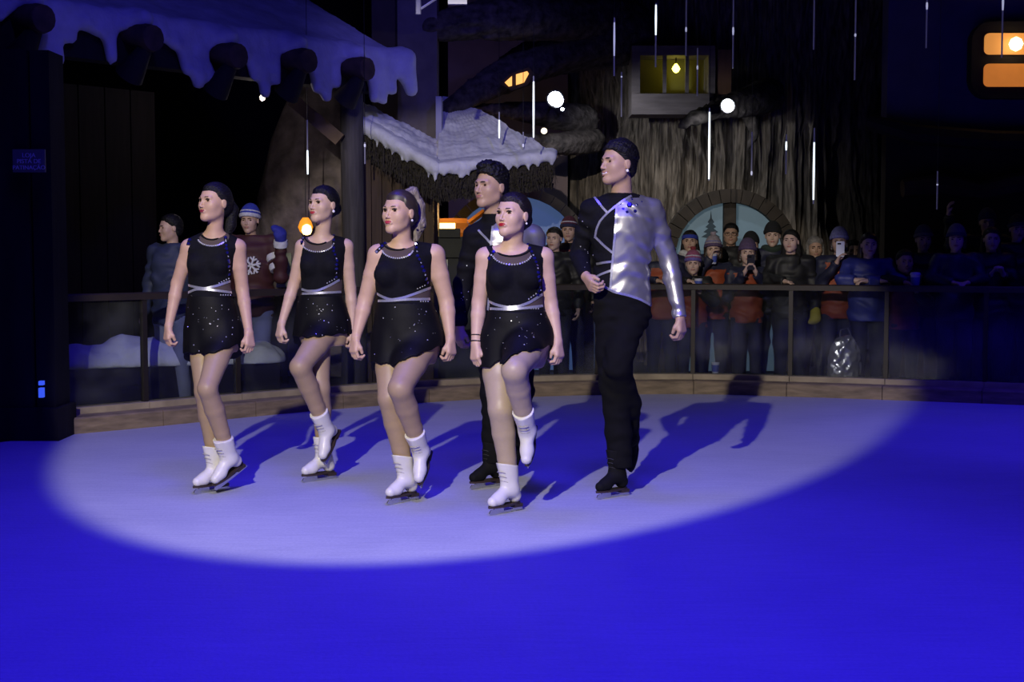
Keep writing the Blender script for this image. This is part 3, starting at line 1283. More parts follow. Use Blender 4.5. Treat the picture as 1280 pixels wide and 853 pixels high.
def s_on_eave(u, t=0.0):
    ss = np.linspace(-1, ELEN + 1, 600)
    uu = [640 + F * chal(s, t, 0)[0] / chal(s, t, 0)[1] for s in ss]
    return float(np.interp(u, uu[::-1], ss[::-1]))


chalet = empty('chalet', (*chal(2, .5, 0),), 'dark chalet with a snow covered log roof on the left', 'building')
CB = np.array(chalet.location)
logs = [(50, 26), (185, 50), (290, 72), (377, 78), (449, 88)]
log_s = []
for u, v in logs:
    s = s_on_eave(u, -.22)
    d = chal(s, -.22, 0)[1]
    z = at(u, v, d)[2]
    log_s.append((s, z, d))
fl = Field(axis(-.35, ELEN + .2, .035), axis(-.35, 3.4, .035), axis(EZ - .45, EZ + 2.4, .035))
X, Y, Z = fl.x[:, None, None], fl.y[None, :, None], fl.z[None, None, :]
wv, wv2 = waves(21, 6, 3.0), waves(22, 6, 8.0)
def roof_h(t):
    return .50 * t + .06 * t * t
lift = .05 * np.clip(X, 0, 6)
wob = .06 * wv(X, Y, 0 * Z) + .03 * wv2(X, Y, 0 * Z)
top = EZ + .25 + roof_h(np.maximum(Y, 0)) + wob + lift * .0
d = np.maximum(np.abs(Z - (top - .09)) - .09, np.maximum(-.06 - Y, np.maximum(-.05 - X, X - ELEN)))
fl.put((slice(None),) * 3, d * .8, 0, 'u')
rs = random.Random(9)
s = -.05
while s < ELEN:
    hang = -.02 + .40 * abs(math.sin(s * 4.1 + .6)) ** 2 + rs.uniform(0, .05)
    if min(abs(s - q[0]) for q in log_s) < .13:
        hang = -.02
    fl.cone((s, -.06, EZ + .20), .075, (s, -.12, EZ + .12 - hang), .055, .08)
    s += .13
fl.cone((-.10, -.12, EZ + .18), .13, (-.18, -.15, EZ - .12), .07, .1)
for q in log_s:
    fl.cone((q[0], -.6, q[1]), .135, (q[0], .3, q[1]), .135, .03, 's')
    fl.cone((q[0], -.22, q[1] + .17), .09, (q[0], .1, q[1] + .2), .12, .08)
w3 = waves(23, 8, 14.0)
fl.ripple(lambda x, y, z: .016 * w3(x, y, z), .08)
V, Q = fl.mesh(1)
W3 = np.array([[*(A + ed * v[0] + eo * v[1]), v[2]] for v in V])
me = mesh_np('roof_snow', W3 - CB, Q[:, ::-1] if (ed[0] * eo[1] - ed[1] * eo[0]) < 0 else Q)
link('roof_snow', me, M_SNOW, chalet)
for (s, z, d) in log_s:
    p0, p1 = chal(s, -.36, z) - CB, chal(s, .7, z + .25) - CB
    MB().tube([p0, chal(s, -.34, z) - CB, p1], [.105, .115, .12], 14).build('rafter_log', M_LOG, chalet, smooth=True)
    MB().tube([chal(s + .02, -.27, z - .07) - CB, chal(s + .05, -.22, z - .17) - CB, chal(s + .07, -.10, z - .30) - CB], [.06, .085, .13], 10).build('bracket', M_DARKWOOD, chalet, smooth=True)
b = MB()
M3 = Matrix.Rotation(math.atan2(ed[1], ed[0]), 3, 'Z')
c = chal(ELEN / 2, .05, EZ - .02) - CB
MB().box(c, (ELEN, .20, .30), M=M3).build('eave_beam', M_DARKWOOD, chalet)
nb_ = int(ELEN / .30)
for i in range(nb_):
    if (i + .5) * ELEN / nb_ < 1.5:
        continue
    c = chal((i + .5) * ELEN / nb_, 1.9, EZ / 2 - .1) - CB
    MB().box(c, (ELEN / nb_ - .015, .08, EZ - .1), M=M3).build('wall_board', M_DARKWOOD, chalet)
c = chal(.42, .12, EZ / 2) - CB
MB().tube([(c[0], c[1], -.02), (c[0] + .01, c[1], 1.2), (c[0], c[1], EZ - .15)], [.13, .115, .12], 12).build('log_post', mat('grey_log', (.075, .068, .075), .8, noise=.5, scale=8, stretch=(3, 3, .3), bump=.5), chalet, smooth=True)
q0, q1 = at(366, 124, 14.5) - CB, at(425, 176, 14.7) - CB
MB().box((q0 + q1) / 2, (.62, .12, .13), M=Matrix.Rotation(math.atan2(-(q1[2] - q0[2]), 1) * 0 + math.radians(40), 3, 'Y')).build('brace', M_LITWOOD, chalet)
# rocky plaster wall behind the post
fl = Field(axis(-2.9, -1.2, .03), axis(15.3, 16.2, .03), axis(-.03, 3.2, .03))
fl.ell((-2.15, 16.0, 1.2), np.eye(3), (.72, .5, 2.1), 0)
fl.ell((-1.65, 15.95, .6), np.eye(3), (.35, .35, 1.9), .2)
w4 = waves(31, 8, 16.0)
w5 = waves(33, 8, 7.0)
fl.ripple(lambda x, y, z: .05 * np.abs(w4(x, y, z * .35)) + .09 * w5(x, y, z * .4), .2)
V, Q = fl.mesh(1)
link('rock_pillar', mesh_np('rock_pillar', V - CB, Q), mat('rough_rock', (.20, .16, .155), .85, noise=.75, scale=5, bump=.6, bscale=14), chalet)
lp = at(328, 121, 14.6)
tl = empty('eave_lamp', lp, 'tiny white lamp under the chalet eave', 'lamp')
MB().lathe([(.01, .03), (.03, .0), (.024, -.03), (.004, -.042)], n=10).build('bulb', mat('tiny_bulb', (1, 1, 1), .4, emit=(1, .85, .65), estr=2.0), tl, smooth=True)
MB().tube([(0, 0, .03), (0, 0, .22)], .006, 5).build('cord', M_RAIL, tl)
lamp('eave_lamp_light', 'POINT', tuple(lp - np.array([0, .05, .08])), None, 4, (1, .86, .82), shadow_soft_size=.04)

# snow heaped on a low wall behind the left glass
lw = empty('snow_ledge', (-2.9, 12.4, 0), 'low dark ledge heaped with snow behind the left glass panels', 'ledge')
LW = np.array(lw.location)
for i, (u, d) in enumerate(((95, 12.15), (150, 12.28), (205, 12.40), (262, 12.55), (318, 12.70))):
    p = at(u, 420, d)
    MB().box(np.array([p[0], d, .20]) - LW, (.385, .34, .44), rz=.33).build('ledge_block', M_COLUMN, lw)
fl = Field(axis(-4.6, -1.5, .03), axis(11.4, 13.4, .03), axis(.38, .85, .03))
w4 = waves(31, 8, 16.0)
for u, d, r, hh in ((88, 12.1, .22, .16), (120, 12.2, .24, .15), (160, 12.3, .26, .25), (200, 12.4, .24, .22), (240, 12.5, .22, .15), (285, 12.6, .24, .12), (325, 12.7, .22, .16)):
    p = at(u, 420, d)
    fl.ell((p[0], d, .42), np.eye(3), (r, .22, hh), .12)
w6 = waves(35, 8, 26.0)
fl.ripple(lambda x, y, z: .03 * w4(x, y, z) + .025 * w6(x, y, z), .1)
V, Q = fl.mesh(1)
link('snow_cap', mesh_np('snow_cap', V - LW, Q), M_SNOW, lw)

# ---- timber tower and thatched hut with snow
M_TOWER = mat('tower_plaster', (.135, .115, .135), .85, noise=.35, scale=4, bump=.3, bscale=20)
M_TOWERSHADE = mat('tower_shaded', (.06, .045, .042), .85, noise=.4, scale=4)  # darker side of the tower, its shade put into the colour
tp = at(522, 150, 15.5)
tw = empty('timber_tower', (tp[0], 15.5, 0), 'tall square grey tower post rising behind the thatched roof', 'tower')
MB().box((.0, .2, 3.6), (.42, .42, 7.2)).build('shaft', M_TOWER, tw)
MB().box((-.34, .26, 3.6), (.30, .40, 7.2)).build('side_board', M_TOWERSHADE, tw)  # the tower's other face, a separate box in the shaded colour
M_THATCH = mat('thatch', (.055, .046, .030), .95, noise=.6, scale=22, stretch=(3, 3, .5), bump=.8)
hut = empty('thatched_hut', (at(560, 300, 14.9)[0], 14.9, 0), 'small hut with thick thatched eaves under snow, brown board wall', 'hut')
HB = np.array(hut.location)
E1, E2, E0 = at(546, 212, 14.4), at(692, 196, 14.7), at(446, 152, 14.9)
R1, R0 = at(553, 128, 16.3), at(470, 60, 16.3)
back2 = at(700, 200, 16.2)


def thatch_edge(P0, P1, inward, hgt, name, seed):
    """a thick hanging edge of straw between two eave corners"""
    L_ = np.linalg.norm(P1 - P0)
    n_, m_ = int(L_ / .02), 14
    rs_ = np.random.RandomState(seed)
    vs_, fs_ = [], []
    for i in range(n_ + 1):
        p = P0 + (P1 - P0) * i / n_
        for k in range(m_ + 1):
            t = k / m_
            q = p + np.array([0, 0, -hgt * t * (1 + .10 * rs_.rand() * (k == m_))]) + inward * (.10 * t * t)
            q = q + rs_.normal(size=3) * np.array([.006, .018, .006])
            vs_.append(q - HB)
    for i in range(n_):
        for k in range(m_):
            a = i * (m_ + 1) + k
            fs_.append((a, a + 1, a + m_ + 2, a + m_ + 1))
    bb = MB()
    bb.add(vs_, fs_)
    bb.v = [tuple(v) for v in bb.v]
    o = bb.build(name, M_THATCH, hut, smooth=False)
    # fringe of single straws
    sv, sf = [], []
    for i in range(int(L_ / .006)):
        p = P0 + (P1 - P0) * rs_.rand() - inward * .012
        z0_ = -hgt * rs_.uniform(.0, .8)
        l_ = rs_.uniform(.08, .26)
        q = p + np.array([rs_.normal() * .01, rs_.normal() * .015, z0_]) - HB
        e = q + np.array([rs_.normal() * .04, rs_.normal() * .02, -l_])
        if e[2] + HB[2] < (p[2] - hgt * 1.12):
            e[2] = p[2] - hgt * 1.12 - HB[2]
        n0 = len(sv)
        sv += [q + [-.003, 0, 0], q + [.003, 0, 0], e + [.0015, 0, 0], e + [-.0015, 0, 0]]
        sf.append((n0, n0 + 1, n0 + 2, n0 + 3))
    o2 = MB().add(sv, sf).build('straw', M_THATCH, hut)
    o2['kind'] = 'stuff'


thatch_edge(E1, E2, np.array([0, 1., 0]), .30, 'thatch_edge', 1)
thatch_edge(E0, E1, np.array([.5, .8, 0]), .34, 'thatch_edge', 2)


def tri_snow(P, name, seed, thick=.07, amp=.05, n_=60):
    """a lumpy snow sheet over a triangle or quad of the roof"""
    rs_ = waves(seed, 7, 7.0)
    rf = waves(seed + 1, 7, 22.0)
    P = [np.array(p) for p in P]
    G = np.zeros((n_ + 1, n_ + 1, 3))
    for i in range(n_ + 1):
        for j in range(n_ + 1):
            a, c = i / n_, j / n_
            q = (P[0] * (1 - a) + P[1] * a) * (1 - c) + (P[3] * (1 - a) + P[2] * a) * c
            up = thick * min(1, 3.5 * c + .25) + amp * (rs_(*q) + .6 * rf(*q)) + .004 * math.sin(a * 90 + 8 * rs_(*q))
            G[i, j] = q + np.array([0, 0, up])
    vs_ = [tuple(v - HB) for v in G.reshape(-1, 3)]
    k = n_ + 1
    fs_ = [(i * k + j, (i + 1) * k + j, (i + 1) * k + j + 1, i * k + j + 1) for i in range(n_) for j in range(n_)]
    MB().add(vs_, fs_).build(name, M_SNOW, hut, smooth=True)


tri_snow([E1, E2, R1 + [.12, 0, 0], R1], 'roof_snow', 41)
tri_snow([E0, E1, at(549, 182, 15.25), at(452, 134, 15.25)], 'roof_snow', 45)


def snow_lip(P0, P1, seed, r=.05, drop=.04):
    rs_ = random.Random(seed)
    L_ = np.linalg.norm(P1 - P0)
    lo_, hi_ = np.minimum(P0, P1) - .3, np.maximum(P0, P1) + .3
    f_ = Field(axis(lo_[0], hi_[0], .02), axis(lo_[1], hi_[1], .02), axis(lo_[2], hi_[2], .02))
    t = 0
    while t < L_:
        p = P0 + (P1 - P0) * t / L_
        f_.cone(p + [0, .12, .05], r, p + [0, -.02, .01], r * rs_.uniform(.8, 1.15), .04)
        if rs_.random() < .7:
            f_.cone(p + [0, -.03, .0], r * .6, p + [rs_.uniform(-.02, .02), -.035, -drop - rs_.uniform(0, .08)], r * .25, .04)
        t += .055
    w_ = waves(seed, 8, 45.0)
    f_.ripple(lambda x, y, z: .012 * w_(x, y, z), .05)
    V_, Q_ = f_.mesh(1)
    link('snow_lip', mesh_np('snow_lip', V_ - HB, Q_), M_SNOW, hut)


snow_lip(E1, E2, 51)
snow_lip(E0, E1, 52, .055, .06)
MB().box(np.array([tp[0] + .24, 15.35, at(548, 155, 15.35)[2]]) - HB, (.06, .3, .55)).build('blue_board', mat('blue_board', (.25, .25, .42), .7), hut)
M_HUTBOARD = mat('hut_boards', (.075, .045, .026), .8, noise=.5, scale=6, stretch=(3, 3, .3), bump=.3)
for i in range(7):
    u = 458 + i * 13
    p = at(u, 250, 14.95 + i * .03)
    ztop = at(u, 196 + (u - 450) * .50, 14.95)[2]
    MB().box(np.array([p[0], p[1], ztop / 2]) - HB, (.10, .05, ztop)).build('board', M_HUTBOARD, hut)
pb0 = at(553, 236, 14.75)
o = MB().box((0, 0, 0), (.24, .02, .21)).build('hanging_panel', mat('violet_panel', (.18, .15, .42), .6), None)
o.location = tuple(pb0)
tag(o, 'small violet panel hanging under the thatched eave', 'sign')

# lit kiosk inside
kio = empty('kiosk', (at(560, 300, 15.9)[0], 15.9, 0), 'lit refreshment kiosk with an orange frame behind the skaters', 'kiosk')
KB = np.array(kio.location)
M_ORANGE = mat('orange_frame', (.55, .20, .02), .6)
M_GLOWY = mat('kiosk_glow', (.9, .7, .3), .5, emit=(1.0, .66, .20), estr=5.0)
def kbox(name, u0, v0, u1, v1, d, dep, m):
    a, c = at(u0, v0, d), at(u1, v1, d)
    return MB().box((a + c) / 2 - KB, (abs(c[0] - a[0]), dep, abs(a[2] - c[2]))).build(name, m, kio)
kbox('lit_window', 532, 279, 569, 295, 16.0, .03, M_GLOWY)
kbox('top_board', 530, 273, 584, 279, 15.95, .08, M_ORANGE)
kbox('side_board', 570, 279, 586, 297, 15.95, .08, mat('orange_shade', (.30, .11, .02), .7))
M_KDARK = mat('kiosk_dark', (.018, .02, .018), .7, noise=.4, scale=10)
kbox('counter', 520, 296, 600, 322, 15.7, .3, M_KDARK)
kbox('cabinet', 520, 322, 600, 520, 15.75, .3, M_KDARK)
kbox('machine', 549, 286, 575, 297, 15.6, .2, M_KDARK)
p0, p1 = at(586, 279, 15.8) - KB, at(606, 264, 15.8) - KB
MB().tube([p0, p1], .035, 6).build('slanted_beam', M_ORANGE, kio)
MB().box(at(553, 342, 15.55) - KB, (.12, .02, .30)).build('low_lit_window', mat('low_lit_window', (.5, .48, .40), .6, noise=.6, scale=18), kio)  # stands in for a low lit window, brightness put into the pale colour
kl = lamp('kiosk_lamp', 'POINT', tuple(at(556, 268, 15.6)), None, 6, (1, .6, .2), shadow_soft_size=.1)

# orange lantern by the rock
lan = empty('lantern', at(382, 284, 15.2), 'glowing orange lantern beside the rock pillar', 'lantern')
M_LAN = mat('lantern_shade', (.8, .35, .03), .6, emit=(1.0, .33, .02), estr=.9)
M_LANB = mat('lantern_flame', (1, .8, .4), .5, emit=(1.0, .72, .25), estr=4.0)
MB().lathe([(.03, .10), (.06, .06), (.08, .0), (.06, -.05), (.03, -.07)], n=14).build('shade', M_LAN, lan, smooth=True)
MB().lathe([(.01, .03), (.045, .01), (.055, -.04), (.04, -.075), (.01, -.085)], (.02, -.06, 0), n=12).build('bulb', M_LANB, lan, smooth=True)
MB().tube([(0, 0, .09), (0, .02, 1.4)], .006, 5).build('cord', M_RAIL, lan)
ps = at(355, 338, 15.1)
o = MB().box((0, 0, 0), (.16, .02, .36)).build('poster', mat('poster_print', (.30, .34, .22), .6, noise=.9, scale=9, color2=(.04, .05, .03)), None)
o.location = tuple(ps)
tag(o, 'pale green poster standing behind the second skater', 'poster')
MB().box((0, .02, -.7), (.06, .02, 1.2)).build('poster_stand', M_DARKWOOD, o)

# ---- the great fake tree
M_BARK = mat('bark', (.26, .215, .175), .9, noise=.85, scale=9, stretch=(2.6, 2.6, .4), bump=1.0, bscale=14, spec=.2)
M_BRANCH = mat('branch_bark', (.095, .080, .075), .9, noise=.8, scale=12, bump=1.0, bscale=20, spec=.2)
TX, TY, TR = 2.80, 19.5, 2.30
tree = empty('giant_tree', (TX, TY, 0), 'giant gnarled tree trunk with spreading roots behind the crowd', 'tree')
na, nz_ = 620, 300
ang = np.linspace(math.pi * 1.02, math.pi * 1.98, na)
zz = np.linspace(-.03, 7.2, nz_)
AA, ZZ = np.meshgrid(ang, zz, indexing='ij')
wa, wb, wc = waves(61, 7, 3.0), waves(62, 8, 9.0), waves(63, 9, 24.0)
xa, ya = np.cos(AA) * 2.3, np.sin(AA) * 2.3
base_r = TR + .75 * np.exp(-ZZ / .9) * (.5 + .5 * np.sin(AA * 16 + 1.5 + 1.5 * wa(xa, ya, ZZ))) + .35 * np.clip((ZZ - 3.4) / 2, 0, 1.5)
warp = AA * 26 + 1.6 * wa(xa, ya, ZZ * .5) + .8 * wb(xa, ya, ZZ * .4)
ridge = np.abs(np.sin(warp)) * .12 + np.abs(np.sin(warp * 2.3 + 2 * wa(xa, ya, ZZ))) * .07 + .07 * wb(xa, ya, ZZ * .35) + .035 * wc(xa, ya, ZZ * .35) + .05 * np.abs(np.sin(AA * 95 + 5 * wb(xa, ya, ZZ * .5) + 3 * wa(xa, ya, ZZ * 1.5)))
big = .22 * wa(xa * 1.2 + 3, ya, ZZ * .5)
rr = base_r - ridge + big
Vt = np.stack([np.cos(AA) * rr, np.sin(AA) * rr * .95, ZZ], -1).reshape(-1, 3)
ii, jj = np.meshgrid(np.arange(na - 1), np.arange(nz_ - 1), indexing='ij')
a0 = (ii * nz_ + jj).ravel()
Qt = np.stack([a0, a0 + nz_, a0 + nz_ + 1, a0 + 1], 1)
link('trunk', mesh_np('trunk', Vt, Qt), M_BARK, tree)


def branch(pts, rad, name='branch', seed=0, h=.035):
    P = spline([np.array(p) for p in pts], 6)
    R_ = np.interp(np.linspace(0, 1, len(P)), np.linspace(0, 1, len(rad)), rad)
    lo_, hi_ = P.min(0) - max(rad) - .15, P.max(0) + max(rad) + .15
    f_ = Field(axis(lo_[0], hi_[0], h), axis(lo_[1], hi_[1], h), axis(lo_[2], hi_[2], h))
    for i in range(len(P) - 1):
        f_.cone(P[i], R_[i], P[i + 1], R_[i + 1], .04)
    d_ = P[-1] - P[0]
    d_ /= np.linalg.norm(d_)
    w_ = waves(seed + 70, 8, 20.0)
    def rp(x, y, z):
        t = x * d_[0] + y * d_[1] + z * d_[2]
        return .11 * np.abs(w_((x - .9 * t * d_[0]) * .9, (y - .9 * t * d_[1]) * .9, (z - .9 * t * d_[2]) * .9)) + .02 * w_(y * 2, z * 2, x * 2)
    f_.ripple(rp, .12)
    V_, Q_ = f_.mesh(1)
    link(name, mesh_np(name, V_ - np.array([TX, TY, 0]), Q_), M_BRANCH, tree)


branch([at(780, 40, 17.2), at(700, 62, 16.8), at(630, 95, 16.3), at(555, 138, 15.9)], [.40, .30, .20, .10], seed=1)
branch([at(760, 20, 17.0), at(640, 22, 16.0), at(540, 34, 15.6)], [.30, .26, .16], seed=2)
branch([at(730, 150, 17.2), at(660, 140, 16.6), at(592, 134, 16.2)], [.2, .14, .05], seed=3)
branch([at(740, 175, 17.2), at(690, 180, 16.7), at(640, 172, 16.4)], [.18, .12, .05], seed=4)
branch([at(960, 120, 17.0), at(915, 132, 16.3), at(880, 142, 15.9), at(850, 158, 15.7)], [.22, .14, .10, .04], seed=5, h=.025)
branch([at(935, 140, 16.9), at(945, 165, 16.6), at(935, 185, 16.5)], [.10, .07, .03], seed=6, h=.025)
# ---- house wall between the branches with a lit eye-shaped window
M_PLASTER = mat('pinkish_plaster', (.24, .18, .19), .9, noise=.25, scale=3, bump=.2)
hw = empty('tree_house', (at(640, 200, 18.2)[0], 18.2, 0), 'plastered tree house wall with an orange lit slanting window', 'house')
HW = np.array(hw.location)
MB().box((-.05, .15, 2.4), (1.5, .3, 4.9)).build('wall', M_PLASTER, hw)
M_OWIN = mat('orange_window', (.9, .5, .15), .5, emit=(1.0, .48, .10), estr=1.3)
for pts_ in ([(631, 103), (640, 95), (640, 107), (636, 108)], [(645, 93), (659, 89), (661, 92), (655, 103), (645, 106)]):
    q = [at(u, v, 15.9) - HW for u, v in pts_]
    MB().prism([(p[0], p[2]) for p in q], q[0][1], q[0][1] + .03).build('pane', M_OWIN, hw)
q = [at(u, v, 15.93) - HW for u, v in ((624, 104), (640, 91), (661, 84), (669, 92), (660, 106), (640, 113))]
MB().prism([(p[0], p[2]) for p in q], q[0][1], q[0][1] + .06).build('window_frame', M_DARKWOOD, hw)

# ---- window in the trunk
M_GREYWOOD = mat('grey_wood', (.16, .135, .14), .85, noise=.4, scale=6, stretch=(.5, 3, 3), bump=.3)
wd = 16.75
wn = empty('trunk_window', at(843, 100, wd), 'wooden window in the tree trunk with a yellow lamp inside', 'window')
WN = np.array(wn.location)
def wbox(name, u0, v0, u1, v1, d, dep, m, par=None, B_=None):
    a, c = at(u0, v0, d), at(u1, v1, d)
    B_ = WN if B_ is None else B_
    return MB().box((a + c) / 2 - B_ + np.array([0, dep / 2, 0]), (abs(c[0] - a[0]), dep, abs(a[2] - c[2]))).build(name, m, par or wn)
wbox('frame_top', 790, 57, 894, 69, wd, .5, M_GREYWOOD)
wbox('frame_side', 790, 69, 800, 117, wd, .5, M_GREYWOOD)
wbox('frame_side', 886, 69, 894, 117, wd, .5, M_GREYWOOD)
wbox('sill', 790, 117, 887, 143, wd - .05, .5, M_GREYWOOD)
wbox('mullion', 829, 69, 833, 117, wd + .03, .05, M_GREYWOOD)
wbox('mullion', 857, 69, 861, 117, wd + .03, .05, M_GREYWOOD)
M_YWALL = mat('yellow_room', (.16, .14, .02), .8)
wbox('room_back', 800, 69, 886, 117, wd + .42, .03, M_YWALL)
wbox('shutter', 897, 62, 914, 118, wd + .02, .08, mat('shutter_wood', (.20, .10, .06), .8, noise=.4, scale=8, stretch=(3, 3, .3)))
M_YBULB = mat('yellow_bulb', (1, .9, .2), .4, emit=(1.0, .92, .12), estr=7.0)
lp = at(845, 86, wd + .22)
tl = empty('trunk_lamp', lp, 'glowing yellow bulb hanging in the trunk window', 'lamp')
MB().lathe([(.008, .06), (.03, .035), (.048, 0), (.03, -.035), (.006, -.048)], n=12).build('bulb', M_YBULB, tl, smooth=True)
MB().tube([(0, 0, .05), (0, 0, .16)], .008, 6).build('cord', M_RAIL, tl)
lamp('yellow_bulb_light', 'POINT', tuple(lp + np.array([0, -.06, 0])), None, .18, (1, .9, .15), shadow_soft_size=.03)

# ---- arched doors with pale blue panes
M_ARCHW = mat('arch_wood', (.034, .023, .015), .85, noise=.5, scale=7, bump=.4)
M_BLUEPANE = mat('blue_pane', (.12, .18, .24), .4, emit=(.18, .28, .34), estr=.24, noise=.3, scale=4)
M_BLUEPANE2 = mat('blue_pane_dim', (.08, .12, .26), .5, emit=(.10, .18, .42), estr=.38, noise=.3, scale=4)
M_FIR = mat('fir_print', (.02, .045, .07), .6)


def arch(name, label, uc, vc, ri, band, d, pane, mull, fir=None):
    c0 = at(uc, vc, d)
    k = d / F
    root = empty(name, (c0[0], d, 0), label, 'door')
    zc = c0[2]
    ri, band = ri * k, band * k
    nseg = 18
    for i in range(nseg):                                  # ring of wooden blocks
        t0, t1 = math.pi * i / nseg + .006, math.pi * (i + 1) / nseg - .006
        o_ = [((ri + e) * math.cos(t), zc + (ri + e) * math.sin(t)) for e, t in ((0, t0), (band, t0), (band, t1), (0, t1))]
        MB().prism(o_, -.12, .12).build('arch_block', M_ARCHW, root)
    for s in (-1, 1):
        MB().box((s * (ri + band / 2), 0, zc / 2), (band, .24, zc)).build('jamb', M_ARCHW, root)
    mw = mull * k
    for s in (-1, 1):
        o_ = [(s * mw / 2, -.0), (s * mw / 2, zc + math.sqrt(max(ri ** 2 - (mw / 2) ** 2, 0)))]
        for i in range(15):
            t = math.pi / 2 - (math.pi / 2) * (i + 1) / 15
            o_.append((s * max(ri * math.cos(t), mw / 2), zc + ri * math.sin(t)))
        o_.append((s * ri, 0))
        if s > 0:
            o_ = o_[::-1]
        MB().prism(o_, .04, .07).build('pane', pane, root)
    MB().box((0, .0, (zc + ri) / 2), (mw, .14, zc + ri)).build('mullion', M_ARCHW, root)
    if fir:
        fu, fv, fs_ = fir
        p = at(fu, fv, d)
        x0, z0_ = p[0] - c0[0], p[2]
        s_ = fs_ * k
        o_ = [(x0 - .10 * s_, z0_)]
        for lv in range(4):
            y0_ = lv * .22 * s_
            o_.append((x0 - (.42 - .09 * lv) * s_, z0_ + y0_ + .06 * s_))
            o_.append((x0 - (.16 - .04 * lv) * s_, z0_ + y0_ + .22 * s_))
        o_.append((x0, z0_ + 1.25 * s_))
        for lv in range(3, -1, -1):
            y0_ = lv * .22 * s_
            o_.append((x0 + (.16 - .04 * lv) * s_, z0_ + y0_ + .22 * s_))
            o_.append((x0 + (.42 - .09 * lv) * s_, z0_ + y0_ + .06 * s_))
        o_.append((x0 + .10 * s_, z0_))
        MB().prism(o_[::-1], .034, .04).build('fir_print', M_FIR, root)
    return root


arch('arched_door', 'arched wooden door with pale blue panes and a fir silhouette', 911, 322, 68, 17, 16.35, M_BLUEPANE, 15, (889, 298, 28))
arch('arched_door', 'blue arched door behind the two middle skaters', 645, 330, 84, 12, 16.5, M_BLUEPANE2, 3)

# ---- house on the right with a rounded orange window
M_BLUELITWALL = mat('blue_lit_plaster', (.09, .085, .20), .9, noise=.25, scale=3, bump=.2)  # blue light falling on this wall is put into its base colour
rh = empty('corner_house', (at(1200, 100, 15.8)[0], 15.8, 0), 'plastered house on the right with a rounded orange lit window', 'house')
RB = np.array(rh.location)
wbox('wall', 1112, -60, 1420, 164, 15.8, .25, M_BLUELITWALL, rh, RB)
wbox('lower_wall', 1108, 164, 1420, 500, 15.95, .2, mat('lower_wall', (.045, .036, .030), .9, noise=.4, scale=3), rh, RB)
a, c = at(1090, 160, 15.5) - RB, at(1420, 184, 15.5) - RB
MB().tube([at(1085, 152, 15.6) - RB, at(1140, 168, 15.5) - RB, at(1240, 176, 15.5) - RB, at(1420, 180, 15.5) - RB], [.08, .11, .11, .11], 8).build('eave', M_DARKWOOD, rh, smooth=True)
MB().tube([at(1128, 236, 15.6) - RB, at(1180, 232, 15.6) - RB, at(1225, 240, 15.55) - RB, at(1262, 232, 15.55) - RB, at(1330, 222, 15.5) - RB], [.10, .13, .10, .12, .14], 8).build('curved_beam', mat('curved_beam', (.10, .065, .04), .8, noise=.4, scale=6), rh, smooth=True)


def rrect(w_, h_, r_, n_=6):
    o_ = []
    for cx_, cz_, a_ in ((w_ - r_, h_ - r_, 0), (-w_ + r_, h_ - r_, 90), (-w_ + r_, -h_ + r_, 180), (w_ - r_, -h_ + r_, 270)):
        for i in range(n_ + 1):
            t = math.radians(a_ + 90 * i / n_)
            o_.append((cx_ + r_ * math.cos(t), cz_ + r_ * math.sin(t)))
    return o_


wc_ = at(1266, 76, 15.72)
k = 15.7 / F
M_DKFRAME = mat('dark_frame', (.012, .010, .012), .8)
o_ = rrect(54 * k, 47 * k, 24 * k)
MB().prism([(x + wc_[0] - RB[0], z + wc_[2]) for x, z in o_], -.16, .0).build('window_frame', M_DKFRAME, rh)
M_OPANE = mat('amber_pane', (.6, .25, .05), .5, emit=(1.0, .30, .05), estr=.42, noise=.25, scale=5)
M_OPANE2 = mat('amber_pane_bright', (.6, .3, .08), .5, emit=(1.0, .38, .08), estr=.55, noise=.2, scale=5)
for (v0, v1, m) in ((43, 69, M_OPANE2), (81, 109, M_OPANE)):
    h_ = (v1 - v0) / 2 * k
    zc = at(1266, (v0 + v1) / 2, 15.7)[2]
    o_ = rrect(39 * k, h_, 6 * k, 4)
    MB().prism([(x + wc_[0] - RB[0], z + zc) for x, z in o_], -.18, -.15).build('pane', m, rh)
wl = empty('wall_lamp', at(1270, 55, 15.5), 'round bright lamp glowing in the amber window', 'lamp')
M_WB = mat('warm_bulb', (1, .8, .4), .5, emit=(1.0, .72, .35), estr=6)
MB().lathe([(.01, .075), (.055, .05), (.075, 0), (.055, -.05), (.01, -.075)], n=14).build('globe', M_WB, wl, smooth=True)
MB().tube([(0, .02, .0), (0, .15, .0)], .02, 6).build('bracket', M_DKFRAME, wl)


